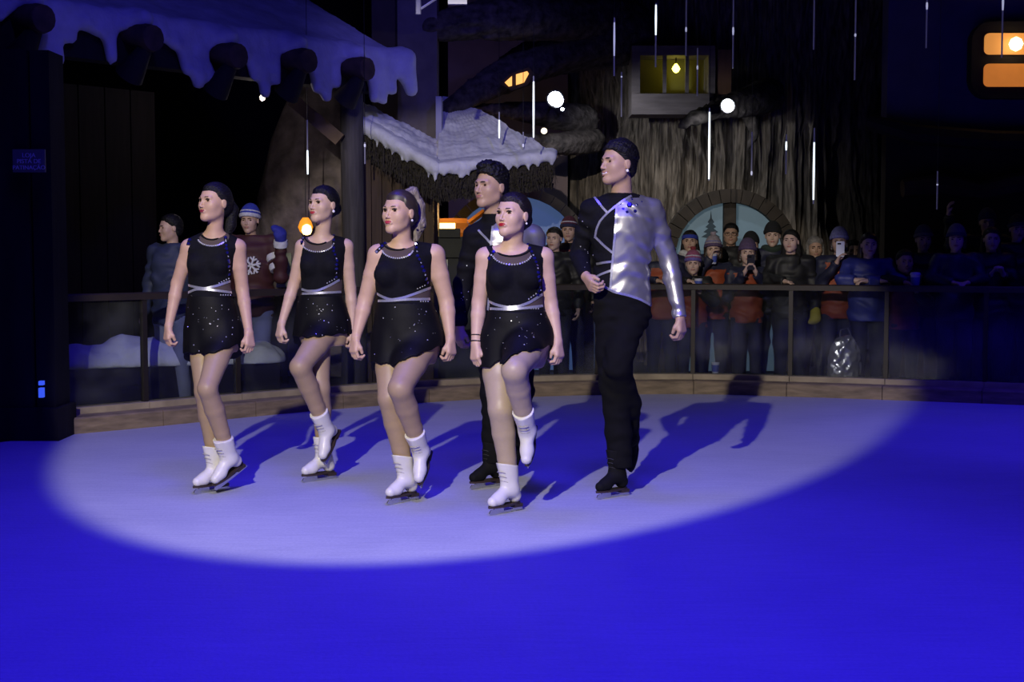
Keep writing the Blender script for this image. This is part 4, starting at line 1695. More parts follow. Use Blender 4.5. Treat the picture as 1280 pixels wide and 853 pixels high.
# ---- floodlights on the tree
M_LENS = mat('flood_lens', (1, 1, 1), .4, emit=(.86, .95, 1.0), estr=30.0)
M_CAN = mat('flood_can', (.03, .03, .035), .5, .4)
for u, v, d, r, e, lab in ((694, 124, 15.9, .085, 70, 'round white floodlight glaring on the left of the trunk'),
                           (909, 132, 15.55, .070, 24, 'white floodlight on the branch below the trunk window'),
                           (680, 164, 16.1, .035, 0, 'tiny warm lamp below the left floodlight'),
                           (703, 137, 15.95, .018, 0, 'pin sized white lamp beside the left floodlight')):
    p = at(u, v, d)
    f_ = empty('floodlight', p, lab, 'lamp')
    Rx = Matrix.Rotation(math.radians(90), 3, 'X')
    MB().lathe([(r * .55, -.22 * r / .08), (r * 1.05, -.10 * r / .08), (r * 1.15, .0), (r * 1.15, .03), (r * 1.02, .03)], (0, 0, 0), 16, Rx).build('housing', M_CAN, f_, smooth=True)
    if 'warm' in lab:
        lm = mat('warm_lens', (1, .8, .5), .4, emit=(1.0, .85, .55), estr=3.5)
    else:
        lm = M_LENS
    MB().lathe([(r * .99, .025), (r * .8, .045), (r * .4, .055), (.003, .057)], (0, 0, 0), 16, Rx).build('lens', lm, f_, smooth=True)
    MB().tube([(0, .05, 0), (0, .25, .06), (.02, .6, .10)], .015, 6).build('bracket', M_CAN, f_)
    if e:
        lamp('floodlight_beam', 'SPOT', tuple(p + np.array([0.05, -.16, -.05])), tuple(at(u + (110 if u < 800 else -45), 235, 17.0)), e, (.90, .95, 1.0), shadow_soft_size=.05, spot_size=math.radians(105), spot_blend=.7)

# ---- hanging LED icicle tubes
M_TUBE = mat('led_tube', (.30, .30, .38), .3, emit=(.3, .28, .6), estr=.06)
M_LEDON = mat('led_lit', (1, 1, 1), .3, emit=(.80, .92, 1.0), estr=1.5)
M_LEDDIM = mat('led_dim', (.8, .8, .9), .3, emit=(.7, .72, 1.0), estr=.45)
M_WIRE = mat('wire', (.02, .02, .02), .6)
led = [(384, 150, 218, 188, 218, 14.2), (667, 95, 176, 102, 172, 14.0), (624, 140, 174, 150, 173, 14.6), (654, 165, 188, 180, 184, 14.8), (768, 22, 95, 28, 70, 14.2), (777, 90, 146, 95, 97, 15.0),
       (820, 4, 84, 6, 44, 13.6), (858, -10, 70, 34, 40, 14.5), (872, 60, 120, 82, 87, 15.2), (887, 135, 226, 140, 224, 13.8), (917, -10, 85, 34, 44, 14.2), (940, 165, 220, 214, 219, 14.8),
       (983, 168, 218, 177, 188, 14.6), (1018, 160, 255, 178, 250, 14.0), (1018, -10, 62, -8, -4, 13.8), (1070, -10, 100, 42, 46, 13.8), (1159, -8, 60, 3, 12, 13.6), (1254, -10, 72, -8, 13, 13.2), (1172, 214, 262, 230, 232, 14.6),
       (456, 178, 205, 180, 184, 14.2)]
words = ['beside the rock pillar', 'left of the big floodlight', 'above the snowy hut roof', 'low over the snowy hut roof', 'left of the trunk window at the top', 'left of the trunk window frame',
         'above the trunk window', 'over the right of the trunk window at the top', 'in front of the trunk window', 'below the branch floodlight, longest lit', 'above the branch floodlight at the top',
         'short dim one over the arched door', 'right of the arched door with a lit bead', 'over the right roots, long and lit', 'dim one at the top over the right roots', 'reddish one at the top right of the trunk',
         'at the top on the blue lit house wall', 'in front of the amber window', 'thin dim one under the right house eave', 'tiny one under the left end of the hut snow']
for (u, v0, v1, l0, l1, d), wd_ in zip(led, words):
    pt, pb_ = at(u, v0, d), at(u, v1, d)
    r_ = empty('led_icicle', (pt[0], d, pb_[2]), 'hanging led icicle tube ' + wd_, 'icicle light', 'hanging led icicle tubes')
    hgt = pt[2] - pb_[2]
    MB().tube([(0, 0, 0), (0, 0, hgt)], .0075, 6).build('tube', M_TUBE, r_)
    a_, c_ = at(u, l1, d)[2] - pb_[2], at(u, l0, d)[2] - pb_[2]
    MB().tube([(0, 0, a_), (0, 0, (a_ + c_) / 2), (0, 0, c_)], [.0075, .0105, .008], 6).build('lit_section', M_LEDON if u in (384, 667, 820, 887, 1018, 624, 983) else M_LEDDIM, r_)
    MB().tube([(0, 0, hgt), (0, 0, 6.8 - pb_[2])], .003, 4).build('wire', M_WIRE, r_)

# ---- lighting truss over the rink, its lower end in view
tr = empty('lighting_truss', at(552, -30, 11.5), 'blue lit metal lighting truss at the top of the picture', 'truss')
TB = np.array(tr.location)
M_TRUSS = mat('truss_metal', (.5, .5, .55), .45, .3)
MB().tube([at(523, 18, 11.5) - TB, at(523, -120, 11.5) - TB], .022, 8).build('upright', M_TRUSS, tr, smooth=True)
MB().tube([at(526, 11, 11.5) - TB, at(552, -6, 11.5) - TB], .010, 6).build('diagonal', M_TRUSS, tr, smooth=True)
MB().tube([at(545, -22, 11.5) - TB, at(640, -22, 11.5) - TB], .022, 8).build('chord', M_TRUSS, tr, smooth=True)
MB().tube([at(523, -22, 11.5) - TB, at(545, -22, 11.5) - TB], .022, 8).build('chord', M_TRUSS, tr, smooth=True)
MB().box(at(572, 0, 11.5) - TB, (.15, .05, .07)).build('clamp', M_TRUSS, tr)
MB().tube([at(572, -2, 11.5) - TB, at(572, -24, 11.5) - TB], .015, 6).build('clamp_stem', M_TRUSS, tr)

# ---- crumpled silvery bag on the floor behind the glass
p, o_, t_ = path_at(s_of_u(1050))
c = np.array([p[0] + o_[0] * .41, p[1] + o_[1] * .41, -.02])
fl = Field(axis(c[0] - .3, c[0] + .3, .014), axis(c[1] - .2, c[1] + .2, .014), axis(-.06, .8, .014))
fl.ell(c + [0, 0, .26], np.eye(3), (.17, .085, .30), 0)
fl.ell(c + [.01, 0, .44], np.eye(3), (.13, .07, .16), .06)
w7, w8 = waves(81, 8, 30.0), waves(82, 8, 60.0)
fl.ripple(lambda x, y, z: .030 * np.abs(w7(x, y, z)) + .015 * w8(x, y, z), .08)
fl.keep(lambda X, Y, Z: -.02 - Z + 0 * X)
V, Q = fl.mesh(0)
o = link('plastic_bag', mesh_np('plastic_bag', V - c, Q, smooth=False), mat('silvery_film', (.45, .45, .46), .25, .7), None, c)
tag(o, 'crumpled silvery bag standing behind the glass', 'bag')
MB().tube([(-.05, 0, .54), (-.04, 0, .64), (.03, 0, .66), (.08, 0, .54)], .008, 6).build('handle', mat('bag_handle', (.1, .1, .11), .6), o, smooth=True)

# ------------------------------------------------------------------ the skaters
def skater_root(u, v, label):
    g = ground(u, v)
    r = empty('person', (g[0], g[1], 0), label, 'person', 'skaters on the ice')
    return r, g[1], np.array([g[0], g[1], 0.0])


def stand_ankle(u, D, dy=0.0, z=.13):
    """ankle of a foot whose blade stands on the ice"""
    return at(u, 400, D + dy)[0], D + dy, z


def garment_field(B, sp, lo, hi, h=.0055):
    return Field(axis(lo[0], hi[0], h), axis(lo[1], hi[1], h), axis(lo[2], hi[2], h))


def px_z(v, D):
    return at(640, v, D)[2]


def build_woman(sp):
    root, D, base = skater_root(*sp['foot'], sp['label'])
    J = lambda q: at(q[0], q[1], D + (q[2] if len(q) > 2 else 0.0))
    bz = []
    for u, v in sp['bust']:
        c = at(u, v, D)
        dep = np.interp(v, [r[0] for r in sp['rows']], [r[3] for r in sp['rows']])
        bz.append((np.array([c[0], D - dep + .028, c[2]]), np.array((.058, .050, .056)) * sp.get('bust_s', 1.0)))
    sp['bust_w'] = bz
    B = build_body(sp, root, D, base)
    HO, HM, hs = B['HO'], B['HM'], B['hs']
    face_parts(root, HM, HO, hs, sp['lip'], sp.get('brow', M_BROW))
    place('hair', hair(sp['hair']), root, HM, HO, hs, sp['hairm'])
    if sp.get('tail'):
        t = place('ponytail', hair('tail'), root, HM, HO, hs, sp['tail'])
        t['label'] = 'ash blonde ponytail'
    for q in sp.get('ears', []):
        b = MB()
        b.lathe([(.001, -q[2]), (q[2] * .7, -q[2] * .7), (q[2], 0), (q[2] * .7, q[2] * .7), (.001, q[2])], (0, 0, 0), 8)
        o = b.build('earring', M_PEARL, root, smooth=True)
        p = HO + HM @ (np.array(q[3] if len(q) > 3 else (-.086, -.008, -.040)) * hs)
        o.location = tuple(p - base)
    # ---- tights
    fl = garment_field(B, sp, *ext([p[0] for p in B['legp']] + [p[2] for p in B['legp']], .12), h=.006)
    for a, ra, b, rb, k, tg in B['legp']:
        fl.cone(a, ra, b, rb, k, 'u', .003)
    zt = px_z(sp['waist'] + 30, D)
    fl.loft(B['L'][B['L'][:, 0] < zt], .02, -.004)
    fl.keep(lambda X, Y, Z: Z - zt)
    V, Q = fl.mesh(1)
    link('tights', mesh_np('tights', V - base, Q), sp.get('tights', M_TIGHTS), root)
    # ---- top with sheer yoke and side panel
    zw = px_z(sp['waist'] + 12, D)
    L = B['L']
    top = [p for p in B['prims'] if p[5] == 'clav']
    lo = np.array([L[:, 1].min() - .30, D - .24, zw - .03])
    hi = np.array([L[:, 1].max() + .30, D + .24, B['nb'][2] + .12])
    fl = garment_field(B, sp, lo, hi, .005)
    fl.loft(L, 0)
    for c, r in bz:
        fl.ell(c, np.eye(3), r, .03)
    for p in top:
        fl.cone(*p[:4], p[4], 'u', .007)
    xl, xr = at(sp['hole'][0], 320, D)[0], at(sp['hole'][1], 320, D)[0]
    ny = B['nb'][1]
    nu, nv, nrx = sp['neckhole']
    nc = at(nu, nv, D - .08)
    rx = nrx / F * D
    fl.ell((nc[0], ny - .03, nc[2] + .055), np.eye(3), (rx, .125, .055), .004, 's')
    fl.ell((nc[0], ny + .0, nc[2] + .14), np.eye(3), (rx * .95, .10, .13), .004, 's')
    fl.keep(lambda X, Y, Z: np.maximum(np.maximum(xl - X, X - xr), zw - Z))
    V, Q = fl.mesh(1)
    yu, yv, yrx, yrz = sp['yoke']
    yc = at(yu, yv, D - .1)
    ys = D / F
    b1, b2 = sp['belts']

    def cls(c):
        u = 640 + F * c[:, 0] / (c[:, 1])
        k = np.zeros(len(c), int)
        z = c[:, 2]
        dz = (z - yc[2])
        yo = ((c[:, 0] - yc[0]) / (yrx * ys)) ** 2 + (dz / (yrz * ys)) ** 2
        k[(yo < 1) & (c[:, 1] < ny) & (dz < yrz * ys)] = 1
        v1 = np.interp(u, [p[0] for p in b1], [px_z(p[1], D - .1) for p in b1])
        v2 = np.interp(u, [p[0] for p in b2], [px_z(p[1], D - .1) for p in b2])
        k[(z < np.maximum(v1, v2)) & (z > np.minimum(v1, v2)) & (u > sp['panel'])] = 2
        return k
    parts = split_mesh(V, Q, cls)
    nm = {0: ('leotard_top', M_BLACKKNIT), 1: ('mesh_yoke', M_MESH), 2: ('mesh_panel', M_MESH)}
    for k, (v, q) in parts.items():
        link(nm[k][0], mesh_np(nm[k][0], v - base, q), nm[k][1], root)
    ct = Cloth(V, Q, base)
    b = MB()
    for bl in (b1, b2):
        ct.ribbon(b, bl, .0135)
    if b.v:
        o = b.build('silver_belt', M_SILVER, root)
        o['label'] = 'crossed silver ribbon belt'
    b = MB()
    pts = [(yu + yrx * math.sin(t), yv + yrz * math.cos(t)) for t in np.linspace(-1.25, 1.25, 19)]
    ct.studs(b, pts, .0062)
    for q in sp.get('side_studs', []):
        ct.studs(b, q, .005)
    if b.v:
        b.build('rhinestone_trim', M_RHINE, root)['kind'] = 'stuff'
    b = MB()
    ct.ribbon(b, [(yu + yrx * 1.0 * math.sin(t) * nrx / yrx, nv - 11 + 12 * math.cos(t)) for t in np.linspace(-1.3, 1.3, 14)], .009)
    if b.v:
        b.build('collar_band', M_BLACKKNIT, root)
    for st in sp['straps']:
        bg_, bc, bs = MB(), MB(), MB()
        ct.ribbon(bs, st, .020, .003)
        n = 0
        for (u0, v0), (u1, v1) in zip(st[:-1], st[1:]):
            Ln = math.hypot(u1 - u0, v1 - v0)
            for t in np.arange(0, 1, 5.0 / max(Ln, 5)):
                n += 1
                q = [(u0 + (u1 - u0) * t, v0 + (v1 - v0) * t)]
                if n % 4 == 0:
                    ct.studs(bc, q, .0080)
                else:
                    ct.studs(bg_, q, .0120)
        if bs.v:
            s_ = bs.build('jewelled_strap', M_BLACKKNIT, root)
            for q, m, nme in ((bg_, M_GEM, 'blue_gems'), (bc, M_RHINE, 'clear_gems')):
                if q.v:
                    q.build(nme, m, s_)['kind'] = 'stuff'
    # ---- skirt
    hem = sp['hem']
    zs = [(at(u, v, D - .1)[0], at(u, v, D - .1)[2]) for u, v in hem]
    zmin = min(z for _, z in zs)
    LS = rows_loft(sp['skirt'], D)
    lo = np.array([LS[:, 1].min() - .34, D - .46, zmin - .11])
    hi = np.array([LS[:, 1].max() + .34, D + .26, LS[-1, 0] + .03])
    fl = garment_field(B, sp, lo, hi, .0055)
    z0, z1 = LS[0, 0], LS[-1, 0]
    ph = sp.get('phase', 0)
    fl.loft(LS, 0, 0, lambda th, Z: -(.012 * np.clip((z1 - Z) / (z1 - z0) - .25, 0, 1)) * np.sin(11 * th + ph + 3 * np.sin(2 * th)))
    for p in B['legp']:
        fl.cone(p[0], p[1], p[2], p[3], .035, 'u', .014)
    hx, hz = [a for a, _ in zs], [c for _, c in zs]
    fl.keep(lambda X, Y, Z: np.maximum(np.interp(X.ravel(), hx, hz)[:, None, None] - Z + .004 * np.sin(X * 90 + ph) - .075 * np.clip((Y - D + .03) / .10, 0, 1), Z - z1))
    V, Q = fl.mesh(1)
    link('skirt', mesh_np('skirt', V - base, Q), M_SEQ, root)
    cs = Cloth(V, Q, base)
    b = MB()
    rs = random.Random(sp['seed'])
    ul, ur = min(r[1] for r in sp['skirt']), max(r[2] for r in sp['skirt'])
    vt, vb = sp['waist'] + 8, max(v for _, v in hem)
    pts = [(rs.uniform(ul + 4, ur - 4), rs.uniform(vt, vb)) for _ in range(26)]
    cx = (ul + ur) / 2
    pts += [(rs.gauss(cx + sp.get('spark', 0), 7), rs.gauss((vt * .6 + vb * .4), 9)) for _ in range(8)]
    for q in pts:
        cs.studs(b, [q], rs.choice([.002, .002, .0025, .003, .0045]), .4)
    b.build('sequins', M_RHINE, root)['kind'] = 'stuff'
    # ---- skates
    for i, sk in enumerate(sp['skates']):
        an = sp['legs'][i][2]
        an = J(an) if len(an) < 4 else np.array(an[:3])
        kn = J(sp['legs'][i][1])
        add_skate(root, an, sk, (0, 0, 1) if abs(sk[2]) < .01 else kn - an, shin=kn - an)
    if sp.get('bands'):
        for q in sp['bands']:
            wr, el = J(sp['arms'][0][2]), J(sp['arms'][0][1])
            ax = (el - wr) / np.linalg.norm(el - wr)
            c = wr + ax * q
            R = np.array(Vector(ax).to_track_quat('Z', 'Y').to_matrix())
            ring = [tuple(c - base + R @ np.array([.029 * math.cos(t), .029 * math.sin(t), 0])) for t in np.linspace(0, 2 * math.pi, 17)]
            bb = MB()
            bb.tube(ring, .0035, 6, caps=False)
            bb.build('wristband', M_LASH, root, smooth=True)
    return root


def foot_legs(D, specs):
    """turns ('stand', u, dy) ankles into places on the ice"""
    return [(h, k, (*stand_ankle(a[1], D, a[2]), 1) if a[0] == 'stand' else a) for h, k, a in specs]


def woman(**sp):
    D = ground(*sp['foot'])[1]
    sp['legs'] = foot_legs(D, sp['legs'])
    return build_woman(sp)


SK1 = skin('fair_rose', (.53, .335, .235))
SK2 = skin('pale', (.57, .385, .280))
SK3 = skin('light_warm', (.57, .37, .245))
SK4 = skin('porcelain', (.58, .385, .275))

woman(foot=(262, 614), seed=1, phase=0.4,
      label='woman skater farthest left, dark hair in a low ponytail, black costume, white skates',
      skin=SK1, lip=mat('plum_lipstick', (.24, .03, .05), .4), hair='pony', hairm=M_HAIRBK,
      head=dict(c=(268, 254), yaw=40, pitch=4, s=.97), neck=(268, 292, 0), neckr=.043, bust=((249, 331), (277, 331)), bust_s=.95,
      rows=[(300, 246, 288, .06), (310, 236, 296, .085), (325, 232, 293, .098), (340, 234, 290, .093), (358, 236, 288, .085), (380, 234, 294, .095),
            (405, 233, 300, .105), (425, 235, 301, .10), (440, 240, 298, .085)],
      arms=[((237, 310, 0), (222, 354, .03), (211, 408, -.03)), ((297, 310, .02), (303, 362, .05), (311, 416, -.05))],
      arm=(.047, .044, .037, .033, .0235),
      legs=[((252, 415, .02), (255, 490, -.10), ('stand', 268, .0)), ((282, 415, 0), (259, 486, -.25), (287, 572, -.05))],
      leg=(.082, .066, .050, .054, .037), skates=[(-.62, -.78, 0), (-.15, -.19, -.118)],
      waist=360, hole=(236, 297), neckhole=(265, 299, 16), yoke=(265, 297, 18, 10.5), panel=262,
      belts=([(234, 356), (244, 359), (256, 361), (272, 357), (289, 351)], [(234, 367), (245, 361.5), (260, 362), (275, 364), (289, 366)]),
      side_studs=[[(274 + i * 3, 354 - i * 1.4) for i in range(5)], [(276 + i * 3, 369) for i in range(5)]],
      straps=[[(281, 287), (283, 311), (286, 328), (286, 344)], [(237, 300), (235, 307)]],
      skirt=[(369, 235, 289, .090), (380, 233, 294, .10), (405, 231, 300, .115), (430, 230, 304, .125), (470, 229, 306, .13)],
      hem=[(215, 443), (232, 442), (265, 441), (280, 437), (303, 429), (330, 427)])

woman(foot=(402, 600), seed=2, phase=1.7, spark=-6,
      label='second woman skater from the left, dark bun, knee lifted high, white skates',
      skin=SK2, lip=mat('coral_lipstick', (.42, .035, .05), .4), hair='bun', hairm=M_HAIRBK, ears=[(0, 0, .009)],
      head=dict(c=(404, 256.5), yaw=38, pitch=4, s=.96), neck=(402, 298, 0), neckr=.043, bust=((389, 332), (414, 332)), bust_s=1.0,
      rows=[(300, 388, 424, .06), (309, 379, 432, .085), (322, 374, 432, .10), (340, 374, 429, .10), (365, 375, 427, .085), (385, 372, 432, .095),
            (405, 370, 437, .105), (420, 372, 436, .095), (432, 378, 432, .08)],
      arms=[((379, 309, 0), (367, 357, .03), (352, 405, -.03)), ((432, 309, .02), (438, 361, .05), (442, 412, .02))],
      arm=(.045, .041, .035, .032, .023),
      legs=[((394, 405, .02), (400, 486, -.10), ('stand', 404, .0)), ((413, 405, 0), (375, 459, -.27), (408, 538, -.06))],
      leg=(.088, .074, .056, .056, .038), skates=[(-.70, -.70, 0), (-.25, -.62, -.70)],
      waist=365, hole=(377, 433), neckhole=(399, 305, 17), yoke=(397, 303, 20, 12), panel=404,
      belts=([(373, 360), (384, 364), (397, 363.5), (410, 358), (424, 350)], [(374, 367.5), (390, 367), (408, 366), (428, 365)]),
      side_studs=[[(409 + i * 3, 354 - i * 1.6) for i in range(5)]],
      straps=[[(417, 290), (417, 314), (421, 326), (420, 346)], [(379, 298), (376, 306)]],
      skirt=[(369, 374, 428, .090), (380, 371, 432, .10), (400, 368, 438, .115), (420, 366, 441, .125), (456, 365, 442, .13)],
      hem=[(340, 423), (360, 422), (381, 421), (410, 419), (440, 417), (460, 416)])

woman(foot=(502, 627), seed=3, phase=.9, spark=8,
      label='woman skater with an ash blonde high ponytail, black costume, white skates',
      skin=SK3, lip=M_LIPPINK, hair='bun', hairm=mat('dark_blonde_roots', (.045, .032, .026), .45, noise=.4, scale=40), tail=M_HAIRBL,
      ears=[(0, 0, .007)],
      head=dict(c=(499, 266.5), yaw=36, pitch=3, s=1.03), neck=(502, 307, 0), neckr=.049, bust=((484, 343), (520, 343)), bust_s=1.15,
      rows=[(309, 486, 528, .06), (319, 474, 541, .095), (335, 467, 540, .115), (352, 468, 538, .112), (374, 472, 538, .10), (395, 470, 547, .112),
            (420, 469, 553, .12), (440, 472, 550, .105), (455, 480, 545, .09)],
      arms=[((473, 319, 0), (457, 375, .03), (445, 422, -.03)), ((543, 319, .02), (558, 376, .05), (563, 424, -.02))],
      arm=(.056, .052, .043, .036, .026), hands=1.0,
      legs=[((490, 425, .02), (487, 498, -.12), ('stand', 508, .0)), ((528, 425, 0), (500, 486, -.28), (526, 564, -.04))],
      leg=(.100, .082, .060, .060, .040), skates=[(-.60, -.80, 0), (-.15, -.70, -.70)],
      waist=374, hole=(467, 541), neckhole=(500, 312, 20), yoke=(497, 310, 20, 13), panel=500,
      belts=([(470, 366), (478, 371), (489, 375), (505, 372), (522, 366), (540, 359)], [(471, 376.5), (488, 376), (505, 374.5), (541, 374)]),
      side_studs=[[(522 + i * 3, 361 - i * 1.4) for i in range(5)], [(526 + i * 3, 377) for i in range(4)]],
      straps=[[(519, 300), (522, 320), (530, 339), (535, 357)], [(485, 301), (478, 308), (470, 316)]],
      skirt=[(378, 471, 541, .106), (395, 468, 548, .118), (420, 465, 555, .13), (440, 464, 558, .14), (484, 463, 560, .145)],
      hem=[(440, 455), (468, 454), (495, 455), (505, 448), (520, 443), (548, 434), (580, 430)])

woman(foot=(632, 640), seed=4, phase=2.6, spark=14,
      label='woman skater nearest the camera, dark low bun, dark wristbands, red lips, white skates',
      skin=SK4, lip=M_LIPRED, hair='bun', hairm=M_HAIRDK, ears=[(0, 0, .006)], bands=(.012, .045), tights=mat('pale_tights', (.41, .315, .225), .45, spec=.4, noise=.05, scale=60),
      head=dict(c=(641, 270), yaw=37, pitch=5, s=1.02), neck=(640, 309, 0), neckr=.050, bust=((625, 346), (661, 346)), bust_s=1.12,
      rows=[(312, 622, 664, .06), (323, 609, 678, .095), (338, 605, 680, .115), (355, 606, 678, .11), (381, 612, 679, .10), (400, 609, 685, .112),
            (425, 607, 689, .12), (445, 609, 686, .105), (460, 616, 680, .09)],
      arms=[((607, 322, 0), (599, 378, .03), (595, 430, -.03)), ((680, 322, .02), (688, 379, .05), (697, 427, -.02))],
      arm=(.050, .046, .039, .036, .026), hands=1.0,
      legs=[((624, 425, .02), (626, 512, -.08), ('stand', 638, .0)), ((665, 422, 0), (643, 463, -.34), (659, 538, -.10))],
      leg=(.104, .090, .063, .060, .041), skates=[(-.66, -.75, 0), (-.12, -.52, -.83)],
      waist=382, hole=(606, 680), neckhole=(638, 320, 23), yoke=(640, 316, 25, 15), panel=645,
      belts=([(610, 376), (620, 381), (634, 384.5), (648, 383.5), (662, 378), (681, 366)], [(609, 386), (636, 387), (660, 385), (682, 382)]),
      side_studs=[[(661 + i * 3, 374 - i * 2.2) for i in range(6)], [(664 + i * 3, 386) for i in range(4)]],
      straps=[[(660, 306), (668, 323), (672, 336), (675, 354), (672, 369)], [(623, 307), (617, 315), (611, 324)]],
      skirt=[(388.5, 610, 682, .106), (400, 607, 686, .118), (425, 604, 692, .13), (445, 602, 695, .14), (490, 600, 697, .145)],
      hem=[(580, 463), (600, 461), (612, 459), (633, 446), (643, 437), (690, 433), (720, 432)])


def build_man(sp):
    root, D, base = skater_root(*sp['foot'], sp['label'])
    sp['legs'] = foot_legs(D, sp['legs'])
    J = lambda q: at(q[0], q[1], D + (q[2] if len(q) > 2 else 0.0))
    sp['man'] = True
    B = build_body(sp, root, D, base)
    HO, HM, hs = B['HO'], B['HM'], B['hs']
    face_parts(root, HM, HO, hs, M_LIPNUDE, M_BROW, smile=sp.get('smile', False), lash=False)
    place('hair', hair(sp['hair']), root, HM, HO, hs, M_HAIRBK)
    if sp.get('ear'):
        o = MB().lathe([(.001, -.009), (.007, -.006), (.009, 0), (.007, .006), (.001, .009)], (0, 0, 0), 10).build('earring', M_PEARL, root, smooth=True)
        o.location = tuple(HO + HM @ (np.array((-.088, -.004, -.040)) * hs) - base)
    # trousers
    ch = [[(J(q), q[3]) for q in c] for c in sp['trousers']]
    allp = [p for c in ch for p, _ in c]
    fl = garment_field(B, sp, *ext(allp + [B['L'][0, 1:2].tolist() + [D, B['L'][0, 0]]], .2), h=.006)
    zq = px_z(sp['waist'] - 24, D)
    Lw = np.concatenate([B['L'][B['L'][:, 0] < zq], [[zq] + [np.interp(zq, B['L'][:, 0], B['L'][:, i]) for i in (1, 2, 3, 4)]]])
    fl.loft(Lw, 0, -.001)
    for c in ch:
        for (a, ra), (b, rb) in zip(c[:-1], c[1:]):
            fl.cone(a, ra, b, rb, .03)
    w1, w2 = waves(sp['seed'], 6, 34), waves(sp['seed'] + 5, 4, 14)
    fl.ripple(lambda x, y, z: .006 * np.sin(70 * z + 5 * w2(x, y, z) + 14 * x) * np.clip(w1(x, y, z) + .4, 0, 1), .05)
    zc = px_z(sp['cuff'], D)
    fl.keep(lambda X, Y, Z: zc - Z)
    V, Q = fl.mesh(1)
    link('trousers', mesh_np('trousers', V - base, Q), M_TROUSER, root)
    ctr = Cloth(V, Q, base)
    # shirt, one half silver
    L = B['L']
    zw = px_z(sp['waist'], D)
    sl = [p for p in B['prims']]
    pts = [p[0] for p in sl] + [p[2] for p in sl] + [(L[0, 1], D, zw - .1), (L[-1, 1], D, L[-1, 0])]
    lo, hi = ext(pts, .16)
    fl = garment_field(B, sp, lo, hi, .0055)
    fl.loft(L, 0, .006)
    for p in sl:
        if p[5] == 'clav':
            fl.cone(*p[:4], p[4], 'u', .010)
    for p in sl:
        if p[5] == 'arm':
            fl.cone(*p[:4], p[4] + .006, 'u', .009)
    nb = B['nb']
    fl.cone(nb + np.array([0, .0, -.01]), sp.get('neckr', .055) * 1.1 + .006, nb + (HO - nb) * .22, sp.get('neckr', .055) + .008, .015)
    w3, w4 = waves(sp['seed'] + 9, 5, 26), waves(sp['seed'] + 3, 5, 10)
    fl.ripple(lambda x, y, z: .0075 * np.sin(66 * z + 7 * w4(x, y, z) + 12 * x) * np.clip(w3(x, y, z) + .30, 0, 1), .05)
    wr = [J(a[2]) for a in sp['arms']]
    elb = [J(a[1]) for a in sp['arms']]
    hx = [(at(u, v, D - .1)[0], at(u, v, D - .1)[2]) for u, v in sp['hem']]

    def region(X, Y, Z):
        top = nb + (HO - nb) * .12
        d = Z - top[2]
        hemz = np.interp(X.ravel(), [a for a, _ in hx], [c for _, c in hx])[:, None, None]
        d = np.maximum(d, np.where((X > L[:, 1].min() - .2) & (X < hx[-1][0] + .01) & (X > hx[0][0] - .005), hemz - Z, -1))
        for w_, e_ in zip(wr, elb):                      # cuffs
            a = (w_ - e_) / np.linalg.norm(w_ - e_)
            t = (X - w_[0]) * a[0] + (Y - w_[1]) * a[1] + (Z - w_[2]) * a[2]
            near = (X - w_[0]) ** 2 + (Y - w_[1]) ** 2 + (Z - w_[2]) ** 2 < .16 ** 2
            rad = np.sqrt(np.maximum((X - w_[0]) ** 2 + (Y - w_[1]) ** 2 + (Z - w_[2]) ** 2 - t * t, 0))
            d = np.maximum(d, np.where(near & (rad < .062), t - .005, -1))
        return d
    fl.keep(region)
    V, Q = fl.mesh(1)
    bd = sp['split']

    def cls(c):
        u = 640 + F * c[:, 0] / c[:, 1]
        zb = np.array([px_z(p[1], D - .1) for p in bd])
        ub = np.interp(-c[:, 2], -zb, [p[0] for p in bd])
        k = (u > ub).astype(int)
        cz = nb[2] + .012
        r = np.hypot(c[:, 0] - nb[0], c[:, 1] - nb[1])
        k[(c[:, 2] > cz - .02) & (r < .105)] = 0
        return k
    for k, (v, q) in split_mesh(V, Q, cls).items():
        nm = ('black_shirt_half', 'silver_shirt_half')[k]
        link(nm, mesh_np(nm, v - base, q), (M_BLACKKNIT, M_SILVERCLOTH)[k], root)
    ct = Cloth(V, Q, base)
    b = MB()
    for r in sp['trim']:
        ct.ribbon(b, r, .0125)
    if b.v:
        b.build('silver_trim', M_SILVER, root)
    if sp.get('flower'):
        b = MB()
        for u, v, r in sp['flower']:
            ct.studs(b, [(u, v)], r, .35)
        b.build('blue_flower_gems', M_GEM, root)['kind'] = 'stuff'
    b = MB()
    rs = random.Random(sp['seed'])
    for _ in range(10):
        ct.studs(b, [(rs.uniform(*sp['sleeve'][0]), rs.uniform(*sp['sleeve'][1]))], rs.choice([.0025, .003, .0045]), .4)
    if b.v:
        b.build('sequins', M_RHINE, root)['kind'] = 'stuff'
    for i, sk in enumerate(sp['skates']):
        an = sp['legs'][i][2]
        an = J(an) if len(an) < 4 else np.array(an[:3])
        kn = J(sp['legs'][i][1])
        add_skate(root, an, sk, (0, 0, 1) if abs(sk[2]) < .01 else kn - an, white=False, s=1.08 if i else 1.0, shin=kn - an)
    return root


